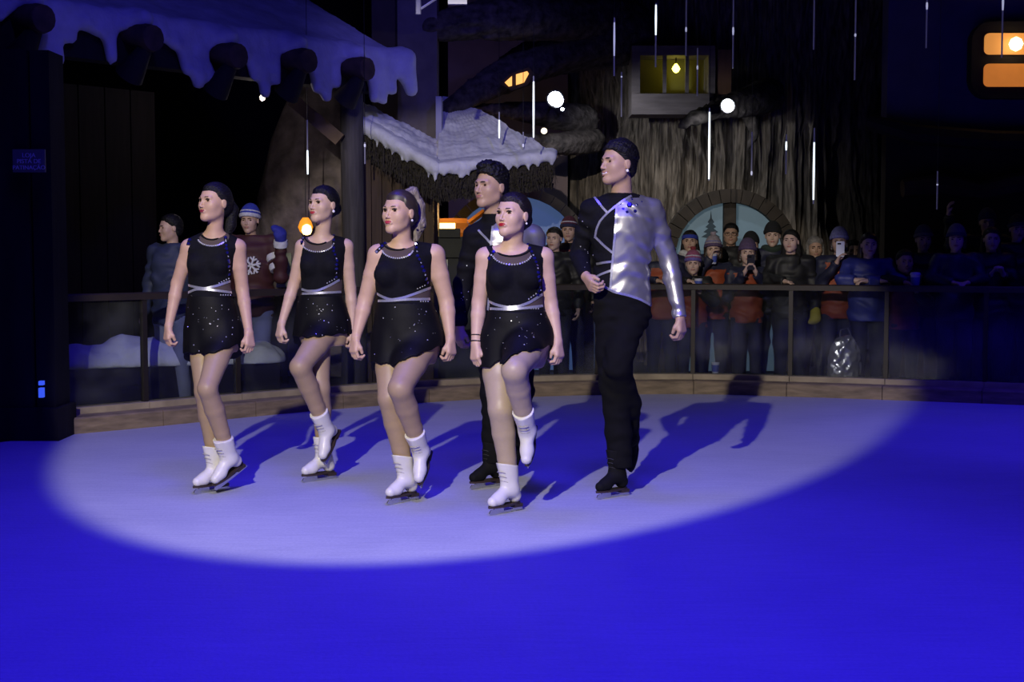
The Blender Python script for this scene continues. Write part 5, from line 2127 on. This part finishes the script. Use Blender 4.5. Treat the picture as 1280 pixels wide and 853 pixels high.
build_man(dict(foot=(770, 621), seed=11, label='tall man skater in a half silver half black shirt and black trousers, turning his head',
               skin=skin('olive', (.46, .295, .215)), hair='crop', smile=True, ear=True,
               head=dict(c=(773, 205), yaw=62, pitch=2, s=1.03), neck=(777, 246, 0), neckr=.054,
               rows=[(249, 758, 800, .07), (258, 742, 816, .095), (272, 736, 820, .115), (290, 737, 818, .118), (308, 741, 815, .112), (329, 744, 811, .105),
                     (350, 743, 811, .11), (372, 742, 813, .115), (395, 742, 814, .115), (410, 746, 808, .10)],
               arms=[((740, 264, .02), (724, 317, .10), (732, 345, -.10)), ((815, 264, .02), (836, 325, .05), (850, 396, -.03))],
               arm=(.056, .050, .043, .038, .028), hands=1.08,
               hand={-1: dict(d=(.28, -.55, -.50), n=(.8, .2, .1), t=(.1, -.3, .8))},
               legs=[((766, 395, .02), (767, 480, -.03), ('stand', 773, 0)), ((790, 395, 0), (772, 455, -.15), (788, 548, .26))],
               leg=(.085, .072, .056, .055, .040), skates=[(-.74, -.67, 0), (-.1, -.30, -.95)],
               trousers=[[(766, 392, 0, .100), (766, 440, -.01, .096), (768, 478, -.03, .084), (773, 540, 0, .072), (776, 600, 0, .068)],
                         [(789, 393, 0, .100), (776, 440, -.12, .078), (772, 458, -.14, .074), (786, 505, .05, .068), (786, 548, .2, .058)]],
               waist=362, cuff=584, hem=[(735, 350), (744, 354), (755, 360), (767, 366), (785, 370), (800, 375), (812, 383), (820, 386)],
               split=[(795, 240), (780, 250), (770, 257), (768, 300), (765, 330), (762, 362), (742, 370)],
               trim=[[(743, 247), (751, 257), (760, 267)], [(771, 257), (760, 266), (750, 277), (746, 286), (744, 298)],
                     [(745, 297), (755, 307), (767, 317)], [(746, 330), (756, 328), (766, 327)], [(744, 347), (754, 342), (765, 338)],
                     [(744, 349), (755, 358), (767, 365), (785, 369), (800, 374), (812, 381)],
                     [(771, 258), (769, 290), (766, 325), (763, 362)], [(771, 257), (779, 251), (789, 245)]],
               flower=[(787, 256, .018), (784, 265, .010), (794, 264, .012), (796, 256, .010), (779, 261, .009), (790, 249, .008), (802, 252, .007), (776, 255, .006)],
               sleeve=((722, 742), (270, 345))))

build_man(dict(foot=(607, 609), seed=17, label='man skater with a dark quiff standing behind the front woman, black trousers and boots',
               skin=skin('tan', (.42, .27, .195)), hair='quiff',
               head=dict(c=(614, 234.5), yaw=48, pitch=2, s=1.05), neck=(618, 272, 0), neckr=.056,
               rows=[(278, 608, 652, .07), (288, 597, 664, .095), (302, 592, 669, .115), (325, 594, 666, .118), (350, 597, 663, .11), (372, 598, 662, .105),
                     (400, 597, 664, .115), (425, 598, 664, .115), (440, 602, 660, .10)],
               arms=[((594, 296, .02), (579, 353, .06), (575, 408, 0)), ((667, 296, .02), (673, 353, .06), (668, 405, .0))],
               arm=(.058, .052, .045, .040, .029), hands=1.06,
               legs=[((618, 425, .02), (618, 492, -.03), ('stand', 615, 0)), ((648, 425, 0), (650, 490, -.15), (645, 548, .26))],
               leg=(.085, .072, .056, .055, .040), skates=[(-.75, -.66, 0), (-.1, -.30, -.95)],
               trousers=[[(618, 425, 0, .098), (618, 490, -.02, .080), (616, 545, 0, .062), (617, 592, 0, .066)],
                         [(646, 425, 0, .098), (650, 488, -.15, .080), (648, 520, .05, .066), (645, 548, .2, .056)]],
               waist=392, cuff=578, hem=[(590, 378), (600, 384), (615, 392), (640, 398), (660, 408), (675, 412)],
               split=[(645, 266), (628, 274), (615, 283), (613, 330), (612, 365), (610, 392), (600, 400)],
               trim=[[(616, 283), (614, 305), (613, 330), (612, 365), (610, 390)], [(598, 288), (606, 296), (613, 304)]],
               sleeve=((574, 592), (310, 390))))

# ------------------------------------------------------------------ spectators behind the barrier
M_NAVY = mat('navy_jacket', (.012, .014, .045), .6, noise=.3, scale=14)
M_BLUEJ = mat('blue_jacket', (.025, .035, .22), .55, noise=.2, scale=14)
M_ORANGEJ = mat('orange_jacket', (.30, .055, .018), .6, noise=.25, scale=12)
M_BLACKJ = mat('black_jacket', (.010, .010, .013), .6, noise=.3, scale=14)
M_REDJ = mat('red_jacket', (.20, .02, .02), .6, noise=.2, scale=14)
M_MAROON = mat('maroon_jersey', (.045, .008, .012), .7, noise=.2, scale=14)
M_GREYT = mat('grey_trousers', (.06, .065, .09), .8, noise=.3, scale=10)
M_DKT = mat('dark_trousers', (.018, .02, .035), .8, noise=.3, scale=10)
M_PALET = mat('pale_blue_trousers', (.24, .26, .40), .8, noise=.3, scale=8)
M_SHOE = mat('dark_shoe', (.012, .011, .012), .6)
M_FUR = mat('white_trim', (.62, .62, .68), .9, noise=.25, scale=30)
M_BLUEMIT = mat('blue_mitten', (.02, .025, .26), .8)
M_YELLOW = mat('yellow_mitten', (.42, .36, .03), .8)
KNIT = {k: mat('knit_' + k, c, .9, noise=.35, scale=60, bump=.4) for k, c in
        dict(purple=(.10, .065, .14), lavender=(.20, .20, .42), cream=(.36, .30, .34), pink=(.36, .10, .20), violet=(.16, .12, .40), black=(.008, .008, .010),
             navy=(.02, .022, .07), red=(.25, .03, .04), white=(.55, .55, .62), grey=(.12, .11, .12), blue=(.03, .05, .40), maroon=(.10, .02, .04)).items()}
SKN = {'a': skin('a', (.50, .33, .26)), 'b': skin('b', (.42, .26, .19)), 'c': skin('c', (.55, .38, .31))}
HM_ = {'dark': M_HAIRDK, 'black': M_HAIRBK, 'brown': M_HAIRBR, 'grey': mat('grey_hair', (.22, .20, .19), .6, noise=.5, scale=40)}


def spectator(u, vtop, off, label, pose='rail', yaw=12, hairs='short', hairc='dark', hat=None, jacket=M_NAVY, sleeve=None, trousers=M_DKT, skn='a', pad=.0,
              head_s=None, glove=None, broad=1.0, pitch=-3, scarf=None, group='spectators along the barrier'):
    p, o_, t_ = path_at(s_of_u(u))
    D = p[1] + (.278 + off) * max(o_[1], .5)
    x0 = at(u, 330, D)[0]
    zf = -.02
    H = at(u, vtop, D)[2] - zf - pad
    base = np.array([x0, D, zf])
    root = empty('person', base, label, 'person', group)
    R = frame(yaw * .35)
    lat, fwd = -R[:, 0], R[:, 1]                       # +lat to picture right
    q = H / 1.68
    hs = head_s or (.96 if H > 1.4 else .90)
    L = lambda a, f, z: base + lat * a + fwd * f + np.array([0, 0, z])
    HO = L(0, .03, H - .125 * hs)
    HM = frame(yaw, pitch)
    nb = L(0, .0, H - .275 * hs)
    zs_ = nb[2] - zf - .045
    sw = .165 * q ** .7 * broad
    w_ = q ** .8
    rows = np.array([(.46 * H, .165, .12), (.52 * H, .170, .125), (.60 * H, .158, .115), (.70 * H, .172, .125), (zs_ - .03, .160, .105), (zs_ + .025, .09, .07)])
    Lf = np.array([[zf + r[0], x0, D, r[1] * w_ * broad, r[2] * w_] for r in rows])
    rz = RAILZ
    arms = []
    P = dict(rail=((.25, .10, max(rz + .10, .60 * H)), (.07, .27, rz + .075)),
             folded=((.27, .14, rz + .09), (-.06, .25, rz + .085)),
             down=((.25, -.02, .64 * H), (.25, .07, .50 * H)),
             phone=((.22, .10, .64 * H), (.055, .27, .80 * H)),
             cup=((.24, .10, .68 * H), (.045, .17, H - .20)),
             chest=((.24, .06, .64 * H), (.06, .25, .72 * H)),
             up=((.34, .05, .80 * H), (.40, .18, .98 * H)),
             wave=((.25, .10, .66 * H), (.27, .20, .83 * H)))
    if isinstance(pose, str):
        pose = (pose, pose)
    hand_c = {}
    prims, hands = [], []
    for sd_, ps_ in zip((-1, 1), pose):
        e, wr = P[ps_]
        sh = L(sd_ * sw, 0, zs_ - .005)
        el_ = L(sd_ * e[0] * (sw / .165), e[1], e[2])
        wp = L(sd_ * wr[0] * (sw / .165), wr[1], wr[2])
        prims.append((sh, el_, wp))
        d = wp - el_
        d = d / np.linalg.norm(d)
        if ps_ in ('phone', 'cup', 'chest'):
            n = -sd_ * lat * .8 + fwd * .3
            d = d * .5 + np.array([0, 0, .6]) - sd_ * lat * .15
            tt = -fwd * .8 + np.array([0, 0, .3])
        elif ps_ in ('rail', 'folded'):
            n = np.array([0, 0, -1.0])
            tt = -sd_ * lat
        else:
            n = -sd_ * lat + fwd * .2
            tt = fwd
        hands.append(hand_prims(wp, d, n, tt, .92 * max(q, .8), (25, 60, 85)))
        hand_c[sd_] = wp + d / np.linalg.norm(d) * .07
    # ---- skin
    pts = [HO + [0, 0, .1], base] + [c for pr in prims for c in pr] + list(hand_c.values())
    lo, hi = ext(pts, .17)
    fx = [(HO[0] - .11, HO[0] + .11, .006)] + [(c[0] - .06, c[0] + .06, .007) for c in hand_c.values()]
    fy = [(HO[1] - .12, HO[1] + .12, .006)] + [(c[1] - .06, c[1] + .06, .007) for c in hand_c.values()]
    fz = [(HO[2] - .13, HO[2] + .12, .006)] + [(c[2] - .07, c[2] + .07, .007) for c in hand_c.values()]
    fl = Field(axis(lo[0], hi[0], .016, fx), axis(lo[1], hi[1], .016, fy), axis(lo[2], hi[2], .016, fz))
    Lb = Lf.copy()
    Lb[:, 3:] -= .03
    fl.loft(Lb, 0)
    legs = []
    for sd_ in (-1, 1):
        hp, kn, an = L(sd_ * .085 * w_, 0, .50 * H), L(sd_ * .09 * w_, .03, .28 * H), L(sd_ * .10 * w_, .0, .06)
        legs.append((hp, kn, an))
        fl.cone(hp, .07 * w_, kn, .05 * w_, .02)
        fl.cone(kn, .05 * w_, an, .035, .02)
        fl.cone(an, .035, an + fwd * .12 - [0, 0, .025], .028, .01)
    fl.cone(HO + HM @ (np.array([0, -.02, -.05]) * hs), .045 * hs, nb - [0, 0, .04], .055 * hs, .02)
    put_prims(fl, head_prims(hairs in ('short',) and skn == 'b'), HM, HO, hs)
    for (sh, el_, wp), hp in zip(prims, hands):
        fl.cone(sh, .042 * w_, el_, .036 * w_, .01)
        fl.cone(el_, .036 * w_, wp, .024 * w_, .01)
        put_prims(fl, hp)
    V, Q = fl.mesh(1)
    link('body', mesh_np('body', V - base, Q), SKN[skn], root)
    face_parts(root, HM, HO, hs, M_LIPNUDE, M_BROW, lash=False)
    if hairs:
        place('hair', hair(hairs), root, HM, HO, hs, HM_[hairc])
    if hat:
        sty = hat[0]
        if sty == 'band':
            place('headband', hair('band'), root, HM, HO, hs, KNIT[hat[1]])
        else:
            h_ = place('knit_hat', hair('beanie'), root, HM, HO, hs, KNIT[hat[1]])
            if len(hat) > 2 and hat[2]:
                place('hat_cuff', hair('cuff'), root, HM, HO, hs, KNIT[hat[2]])
            if len(hat) > 3 and hat[3]:
                place('hat_stripe', hair('stripe'), root, HM, HO, hs, KNIT[hat[3]])
            if len(hat) > 4 and hat[4]:
                place('pompom', hair('pompom'), root, HM, HO, hs, KNIT[hat[4]])
    # ---- jacket
    ja = [c for pr in prims for c in pr]
    lo, hi = ext(ja + [(x0, D, zf + .44 * H), (x0, D, nb[2])], .17)
    fl = Field(axis(lo[0], hi[0], .014), axis(lo[1], hi[1], .014), axis(lo[2], hi[2], .014))
    fl.loft(Lf, 0, .012)
    for sh, el_, wp in prims:
        fl.cone(L(0, 0, zs_), .06 * w_, sh, .068 * w_, .04)
        fl.cone(sh, .070 * w_, el_, .060 * w_, .03)
        fl.cone(el_, .060 * w_, wp, .045 * w_, .02)
    fl.cone(nb - [0, 0, .05], .085 * w_, nb + [0, 0, .01], .068 * w_, .03)
    sd = int(u * 7 + vtop)
    w1 = waves(sd, 5, 16)
    fl.ripple(lambda x, y, z: .008 * np.sin(48 * z + 4 * w1(x, y, z)) + .008 * w1(x, y, z), .05)
    zlow = zf + .455 * H

    def reg(X, Y, Z):
        d = zlow - Z + 0 * X
        d = np.maximum(d, Z - (nb[2] + .02) - np.where(np.hypot(X - nb[0], Y - nb[1]) > .16, 1, 0))
        for sh, el_, wp in prims:
            a = (wp - el_) / np.linalg.norm(wp - el_)
            tt = (X - wp[0]) * a[0] + (Y - wp[1]) * a[1] + (Z - wp[2]) * a[2]
            near = (X - wp[0]) ** 2 + (Y - wp[1]) ** 2 + (Z - wp[2]) ** 2 < .12 ** 2
            d = np.maximum(d, np.where(near, tt - .0, -1))
        return d
    fl.keep(reg)
    V, Q = fl.mesh(1)
    if sleeve is None:
        link('jacket', mesh_np('jacket', V - base, Q), jacket, root)
    else:
        def cls(c):
            rel = c - base
            la, f_ = rel @ lat, rel @ fwd
            k = np.zeros(len(c), int)
            da = np.full(len(c), 9.0)
            for sh, el_, wp in prims:
                for a, b_ in ((sh, el_), (el_, wp)):
                    ab = b_ - a
                    tt = np.clip(((c - a) @ ab) / (ab @ ab), 0, 1)
                    da = np.minimum(da, np.linalg.norm(c - a - tt[:, None] * ab, axis=1))
            k[(da < .078 * w_) & (np.abs(la) > .11 * w_)] = 1
            k[(da < .075 * w_) & (f_ > .15)] = 1
            k[c[:, 2] > zf + zs_ - .01] = 1
            return k
        for k, (v, qd) in split_mesh(V, Q, cls).items():
            nm = ('jacket', 'sleeves')[k]
            ob = link(nm, mesh_np(nm, v - base, qd), (jacket, sleeve)[k], root)
            if k:
                ob['label'] = 'sleeves and collar of another colour'
    # ---- trousers and shoes
    pts = [c for lg in legs for c in lg]
    lo, hi = ext(pts, .14)
    fl = Field(axis(lo[0], hi[0], .016), axis(lo[1], hi[1], .016), axis(lo[2], hi[2], .016))
    fl.loft(Lf[:3], 0, .002)
    for hp, kn, an in legs:
        fl.cone(hp, .092 * w_, kn, .070 * w_, .03)
        fl.cone(kn, .070 * w_, an + [0, 0, .01], .055 * w_, .03)
    fl.ripple(lambda x, y, z: .008 * w1(x, y, z), .05)
    fl.keep(lambda X, Y, Z: np.maximum(zf + .05 - Z, Z - (zf + .50 * H)) + 0 * X)
    V, Q = fl.mesh(1)
    link('trousers', mesh_np('trousers', V - base, Q), trousers, root)
    for hp, kn, an in legs:
        c = an + fwd * .05
        fl = Field(axis(c[0] - .2, c[0] + .2, .014), axis(c[1] - .22, c[1] + .22, .014), axis(zf - .03, zf + .16, .014))
        fl.cone(an - fwd * .03 - [0, 0, .02], .045, an + fwd * .13 - [0, 0, .025], .038, .02)
        fl.cone(an + [0, 0, .0], .045, an + [0, 0, .05], .045, .02)
        fl.keep(lambda X, Y, Z: zf - Z + 0 * X)
        V, Q = fl.mesh(1)
        link('shoe', mesh_np('shoe', V - base, Q), M_SHOE, root)
    if scarf is not None:
        ring = [tuple(nb - base + lat * .085 * math.cos(t) + fwd * .075 * math.sin(t) + np.array([0, 0, .015 + .01 * math.sin(3 * t)])) for t in np.linspace(0, 2 * math.pi, 19)]
        b = MB()
        b.tube(ring, .034, 8, caps=False)
        b.build('scarf', scarf, root, smooth=True)
    for sd_, m in (glove or {}).items():
        c = hand_c[sd_]
        pr = prims[0 if sd_ < 0 else 1]
        fl = Field(axis(c[0] - .14, c[0] + .14, .008), axis(c[1] - .14, c[1] + .14, .008), axis(c[2] - .16, c[2] + .16, .008))
        put_prims(fl, hands[0 if sd_ < 0 else 1], off=.016)
        fl.cone(pr[2], .045, c, .055, .03)
        V, Q = fl.mesh(1)
        link('mitten', mesh_np('mitten', V - base, Q), m, root)
    return dict(root=root, HO=HO, HM=HM, hand=hand_c, base=base, lat=lat, fwd=fwd, prims=prims, H=H, nb=nb)


M_PHONEW = mat('white_phone', (.75, .78, .85), .3)
M_PHONEK = mat('black_phone', (.01, .01, .015), .3)
M_LENSK = mat('phone_lens', (.01, .01, .012), .1)
M_CUPW = mat('paper_cup', (.50, .52, .62), .6)
M_CUPB = mat('cup_blue_print', (.05, .08, .38), .6)
M_LID = mat('cup_lid', (.40, .40, .55), .4)


def phone(c, label, m, rz=0.0, tilt=0.0, wd_=.075, hg=.15):
    r = empty('phone', c, label, 'phone', rz=rz)
    b = MB()
    o_ = rrect(wd_ / 2, hg / 2, .012, 3)
    b.prism(o_, -.005, .005).build('case', m, r)
    MB().prism([(x * .9, z * .95) for x, z in o_], .0052, .0065).build('screen', mat('phone_screen', (.02, .02, .03), .2, emit=(.5, .6, .9), estr=.25), r)
    MB().prism([(x * .45 - .012, z * .10 + hg * .34) for x, z in o_], -.008, -.0052).build('camera_lens', M_LENSK, r)
    return r


def cup(c, label, lid=False, s=1.0):
    r = empty('cup', c, label, 'cup')
    MB().lathe([(.028 * s, 0), (.030 * s, .002), (.040 * s, .105 * s), (.042 * s, .108 * s), (.038 * s, .108 * s), (.030 * s, .02)], n=16).build('paper_cup', M_CUPW, r, smooth=True)
    MB().lathe([(.0325 * s, .02 * s), (.0395 * s, .085 * s), (.0388 * s, .086 * s), (.0318 * s, .019 * s)], n=16).build('printed_band', M_CUPB, r, smooth=True)
    if lid:
        MB().lathe([(.044 * s, .105 * s), (.044 * s, .115 * s), (.036 * s, .125 * s), (.01, .128 * s)], n=16).build('lid', M_LID, r, smooth=True)
    return r


spectator(693, 284, .55, 'dark haired person peering past the front woman skater in a dark coat', 'down', 20, 'short', 'dark', None, M_BLACKJ, skn='c')
spectator(711, 274, 1.15, 'person in a patterned maroon knit hat behind the front woman skater', 'down', 10, 'short', 'dark', ('beanie', 'maroon', 'navy', 'white'), M_REDJ, M_BLACKJ)
spectator(828, 296, .42, 'person in orange and navy half hidden by the silver sleeve', 'rail', 5, 'short', 'brown', None, M_ORANGEJ, M_NAVY)
a = spectator(862, 288, 1.15, 'woman with a bright blue headband and white scarf', 'down', 10, 'long', 'dark', ('band', 'blue'), M_NAVY, scarf=M_FUR, trousers=M_GREYT)
a = spectator(866, 310, .36, 'child in a pink striped knit hat with a red pompom holding a cup', ('rail', 'chest'), 8, 'short', 'dark', ('beanie', 'pink', 'violet', 'white', 'red'), M_ORANGEJ, M_BLACKJ, pad=.05, skn='c')
cup(a['hand'][1] + np.array([.01, -.045, -.03]), 'blue and white paper cup held by the child in pink knit hat')
a = spectator(891, 292, .78, 'person in a cream bobble hat drinking from a cup', ('cup', 'down'), 6, 'bob', 'brown', ('beanie', 'cream', 'purple', 'lavender', 'cream'), M_ORANGEJ, M_NAVY, pad=.05, skn='c')
cup(a['HO'] + a['HM'] @ np.array([0, .125, -.085]) + np.array([0, 0, -.05]), 'printed paper cup at the mouth of the cream hat drinker', s=.95)
a = spectator(913, 279, 1.5, 'tall man with short black hair and glasses before the door mullion', 'down', 10, 'short', 'black', None, M_BLACKJ, skn='b', broad=1.1)
HO, HM = a['HO'], a['HM']
b = MB()
for s in (-1, 1):
    b.tube([tuple(HO + HM @ np.array([s * .033 + .024 * math.cos(t), .093, .006 + .018 * math.sin(t)]) - a['base']) for t in np.linspace(0, 2 * math.pi, 13)], .002, 5, caps=False)
    b.tube([tuple(HO + HM @ np.array([s * .057, .09, .008]) - a['base']), tuple(HO + HM @ np.array([s * .08, -.01, .012]) - a['base'])], .002, 5)
b.tube([tuple(HO + HM @ np.array([-.010, .095, .008]) - a['base']), tuple(HO + HM @ np.array([.010, .095, .008]) - a['base'])], .002, 5)
b.build('glasses', M_PHONEK, a['root'])['kind'] = 'stuff'
spectator(938, 293, 1.05, 'person in a black hat behind the purple hat', 'down', 0, 'short', 'black', ('beanie', 'black'), M_BLACKJ)
a = spectator(934, 299, .40, 'woman in a purple knit hat filming with a dark phone', 'phone', 8, 'bob', 'brown', ('beanie', 'purple', 'purple'), M_ORANGEJ, M_NAVY, skn='c', pad=.02)
phone((a['hand'][-1] + a['hand'][1]) / 2 + np.array([0, -.02, .03]), 'dark phone held up by the woman in the purple hat', M_PHONEK)
a = spectator(965, 278, .85, 'man in a black knit hat with a dark scarf', ('chest', 'down'), 12, 'short', 'black', ('beanie', 'black', 'black'), M_NAVY, scarf=mat('green_scarf', (.02, .035, .028), .9), pad=.02, skn='c')
a = spectator(988, 287, .40, 'woman with long dark hair in an open black jacket and a yellow mitten', ('rail', 'down'), 22, 'long', 'black', None, M_BLACKJ, skn='c', glove={1: M_YELLOW}, pitch=4)
spectator(1018, 296, .95, 'older woman with a grey bob in a dark coat', 'down', 4, 'bob', 'grey', None, M_NAVY, skn='b')
a = spectator(1048, 285, .58, 'woman in a lavender knit hat filming with a white phone', ('phone', 'rail'), 14, 'bob', 'brown', ('beanie', 'lavender', 'lavender'), M_ORANGEJ, M_NAVY, skn='a', pad=.02)
phone(a['hand'][-1] + np.array([0, -.02, .07]), 'white phone held up by the woman in the lavender hat', M_PHONEW, wd_=.08, hg=.15)
spectator(1066, 300, 1.15, 'small dark haired figure between the lavender hat and blue jacket', 'down', 5, 'short', 'black', None, M_BLACKJ)
spectator(1085, 291, .40, 'woman in a bright blue jacket leaning folded arms on the rail', 'folded', 4, 'long', 'brown', None, M_BLUEJ, skn='c', broad=1.12)
a = spectator(1130, 312, .40, 'child in red holding a cup with a pale lid', ('rail', 'chest'), 0, 'short', 'dark', None, M_REDJ, M_BLACKJ, skn='b')
cup(a['hand'][1] + np.array([0, -.045, -.02]), 'cup with a pale lid held by the child in red', True, 1.15)
spectator(1153, 285, .90, 'person in a dark knit hat right of the child in red', 'down', 4, 'short', 'dark', ('beanie', 'navy', 'grey'), M_BLACKJ)
spectator(1194, 284, .42, 'person in a grey knit hat second from the right along the rail', 'rail', 18, 'bob', 'dark', ('beanie', 'grey', 'navy'), M_NAVY)
spectator(1232, 264, 1.5, 'tall person in a navy hat at the back on the right', 'up', 10, 'short', 'dark', ('beanie', 'navy'), M_BLACKJ)
spectator(1238, 284, .80, 'dark haired woman at the rail on the far right', 'chest', 10, 'long', 'dark', None, M_BLACKJ, skn='c')
spectator(1270, 272, 1.2, 'person in a black hat at the right picture edge', 'down', 5, 'short', 'black', ('beanie', 'black', 'navy'), M_BLACKJ)
a = spectator(314, 255, .85, 'person in a maroon snowflake jersey raising a blue mitten', ('down', 'wave'), 10, 'short', 'black', ('beanie', 'blue', 'white', 'white'), M_MAROON, None, M_PALET, glove={1: M_BLUEMIT, -1: M_BLUEMIT}, broad=1.1, pad=.03)
# white bands on the waving sleeve, white cuff and a snowflake on the jersey
sh, el_, wp = a['prims'][1]
for t0, r_, w_, seg in ((.45, .085, .028, (sh, el_)), (.72, .082, .028, (sh, el_)), (.95, .062, .03, (el_, wp))):
    c = seg[0] + (seg[1] - seg[0]) * t0
    ax = (seg[1] - seg[0]) / np.linalg.norm(seg[1] - seg[0])
    MB().tube([tuple(c - ax * w_ - a['base']), tuple(c - a['base']), tuple(c + ax * w_ - a['base'])], [r_ * .97, r_ * 1.03, r_ * .97], 14).build('sleeve_band', M_FUR, a['root'], smooth=True)
b = MB()
c = a['nb'] - a['base'] + np.array([.04, 0, -.25]) + a['fwd'] * .165
for k in range(3):
    t = math.pi * k / 3 + .2
    d = np.array([math.cos(t), 0, math.sin(t)])
    b.tube([tuple(c - d * .085), tuple(c + d * .085)], .010, 5)
    for s in (-1, 1):
        for w2 in (-.9, .9):
            e = np.array([math.cos(t + w2), 0, math.sin(t + w2)])
            b.tube([tuple(c + d * .045 * s), tuple(c + d * .045 * s + e * .04 * s)], .008, 5)
b.build('snowflake_print', M_FUR, a['root'])['kind'] = 'stuff'
spectator(216, 268, .95, 'person in a navy jacket and pale trousers left of the skaters', 'down', 60, 'short', 'black', None, mat('dusk_navy_jacket', (.02, .028, .075), .7), None, M_PALET)

# cup standing on the kerb behind the glass
p, o_, t_ = path_at(s_of_u(893))
c = p + o_ * .325
cup((c[0], c[1], KH2), 'blue printed paper cup standing on the kerb behind the glass')
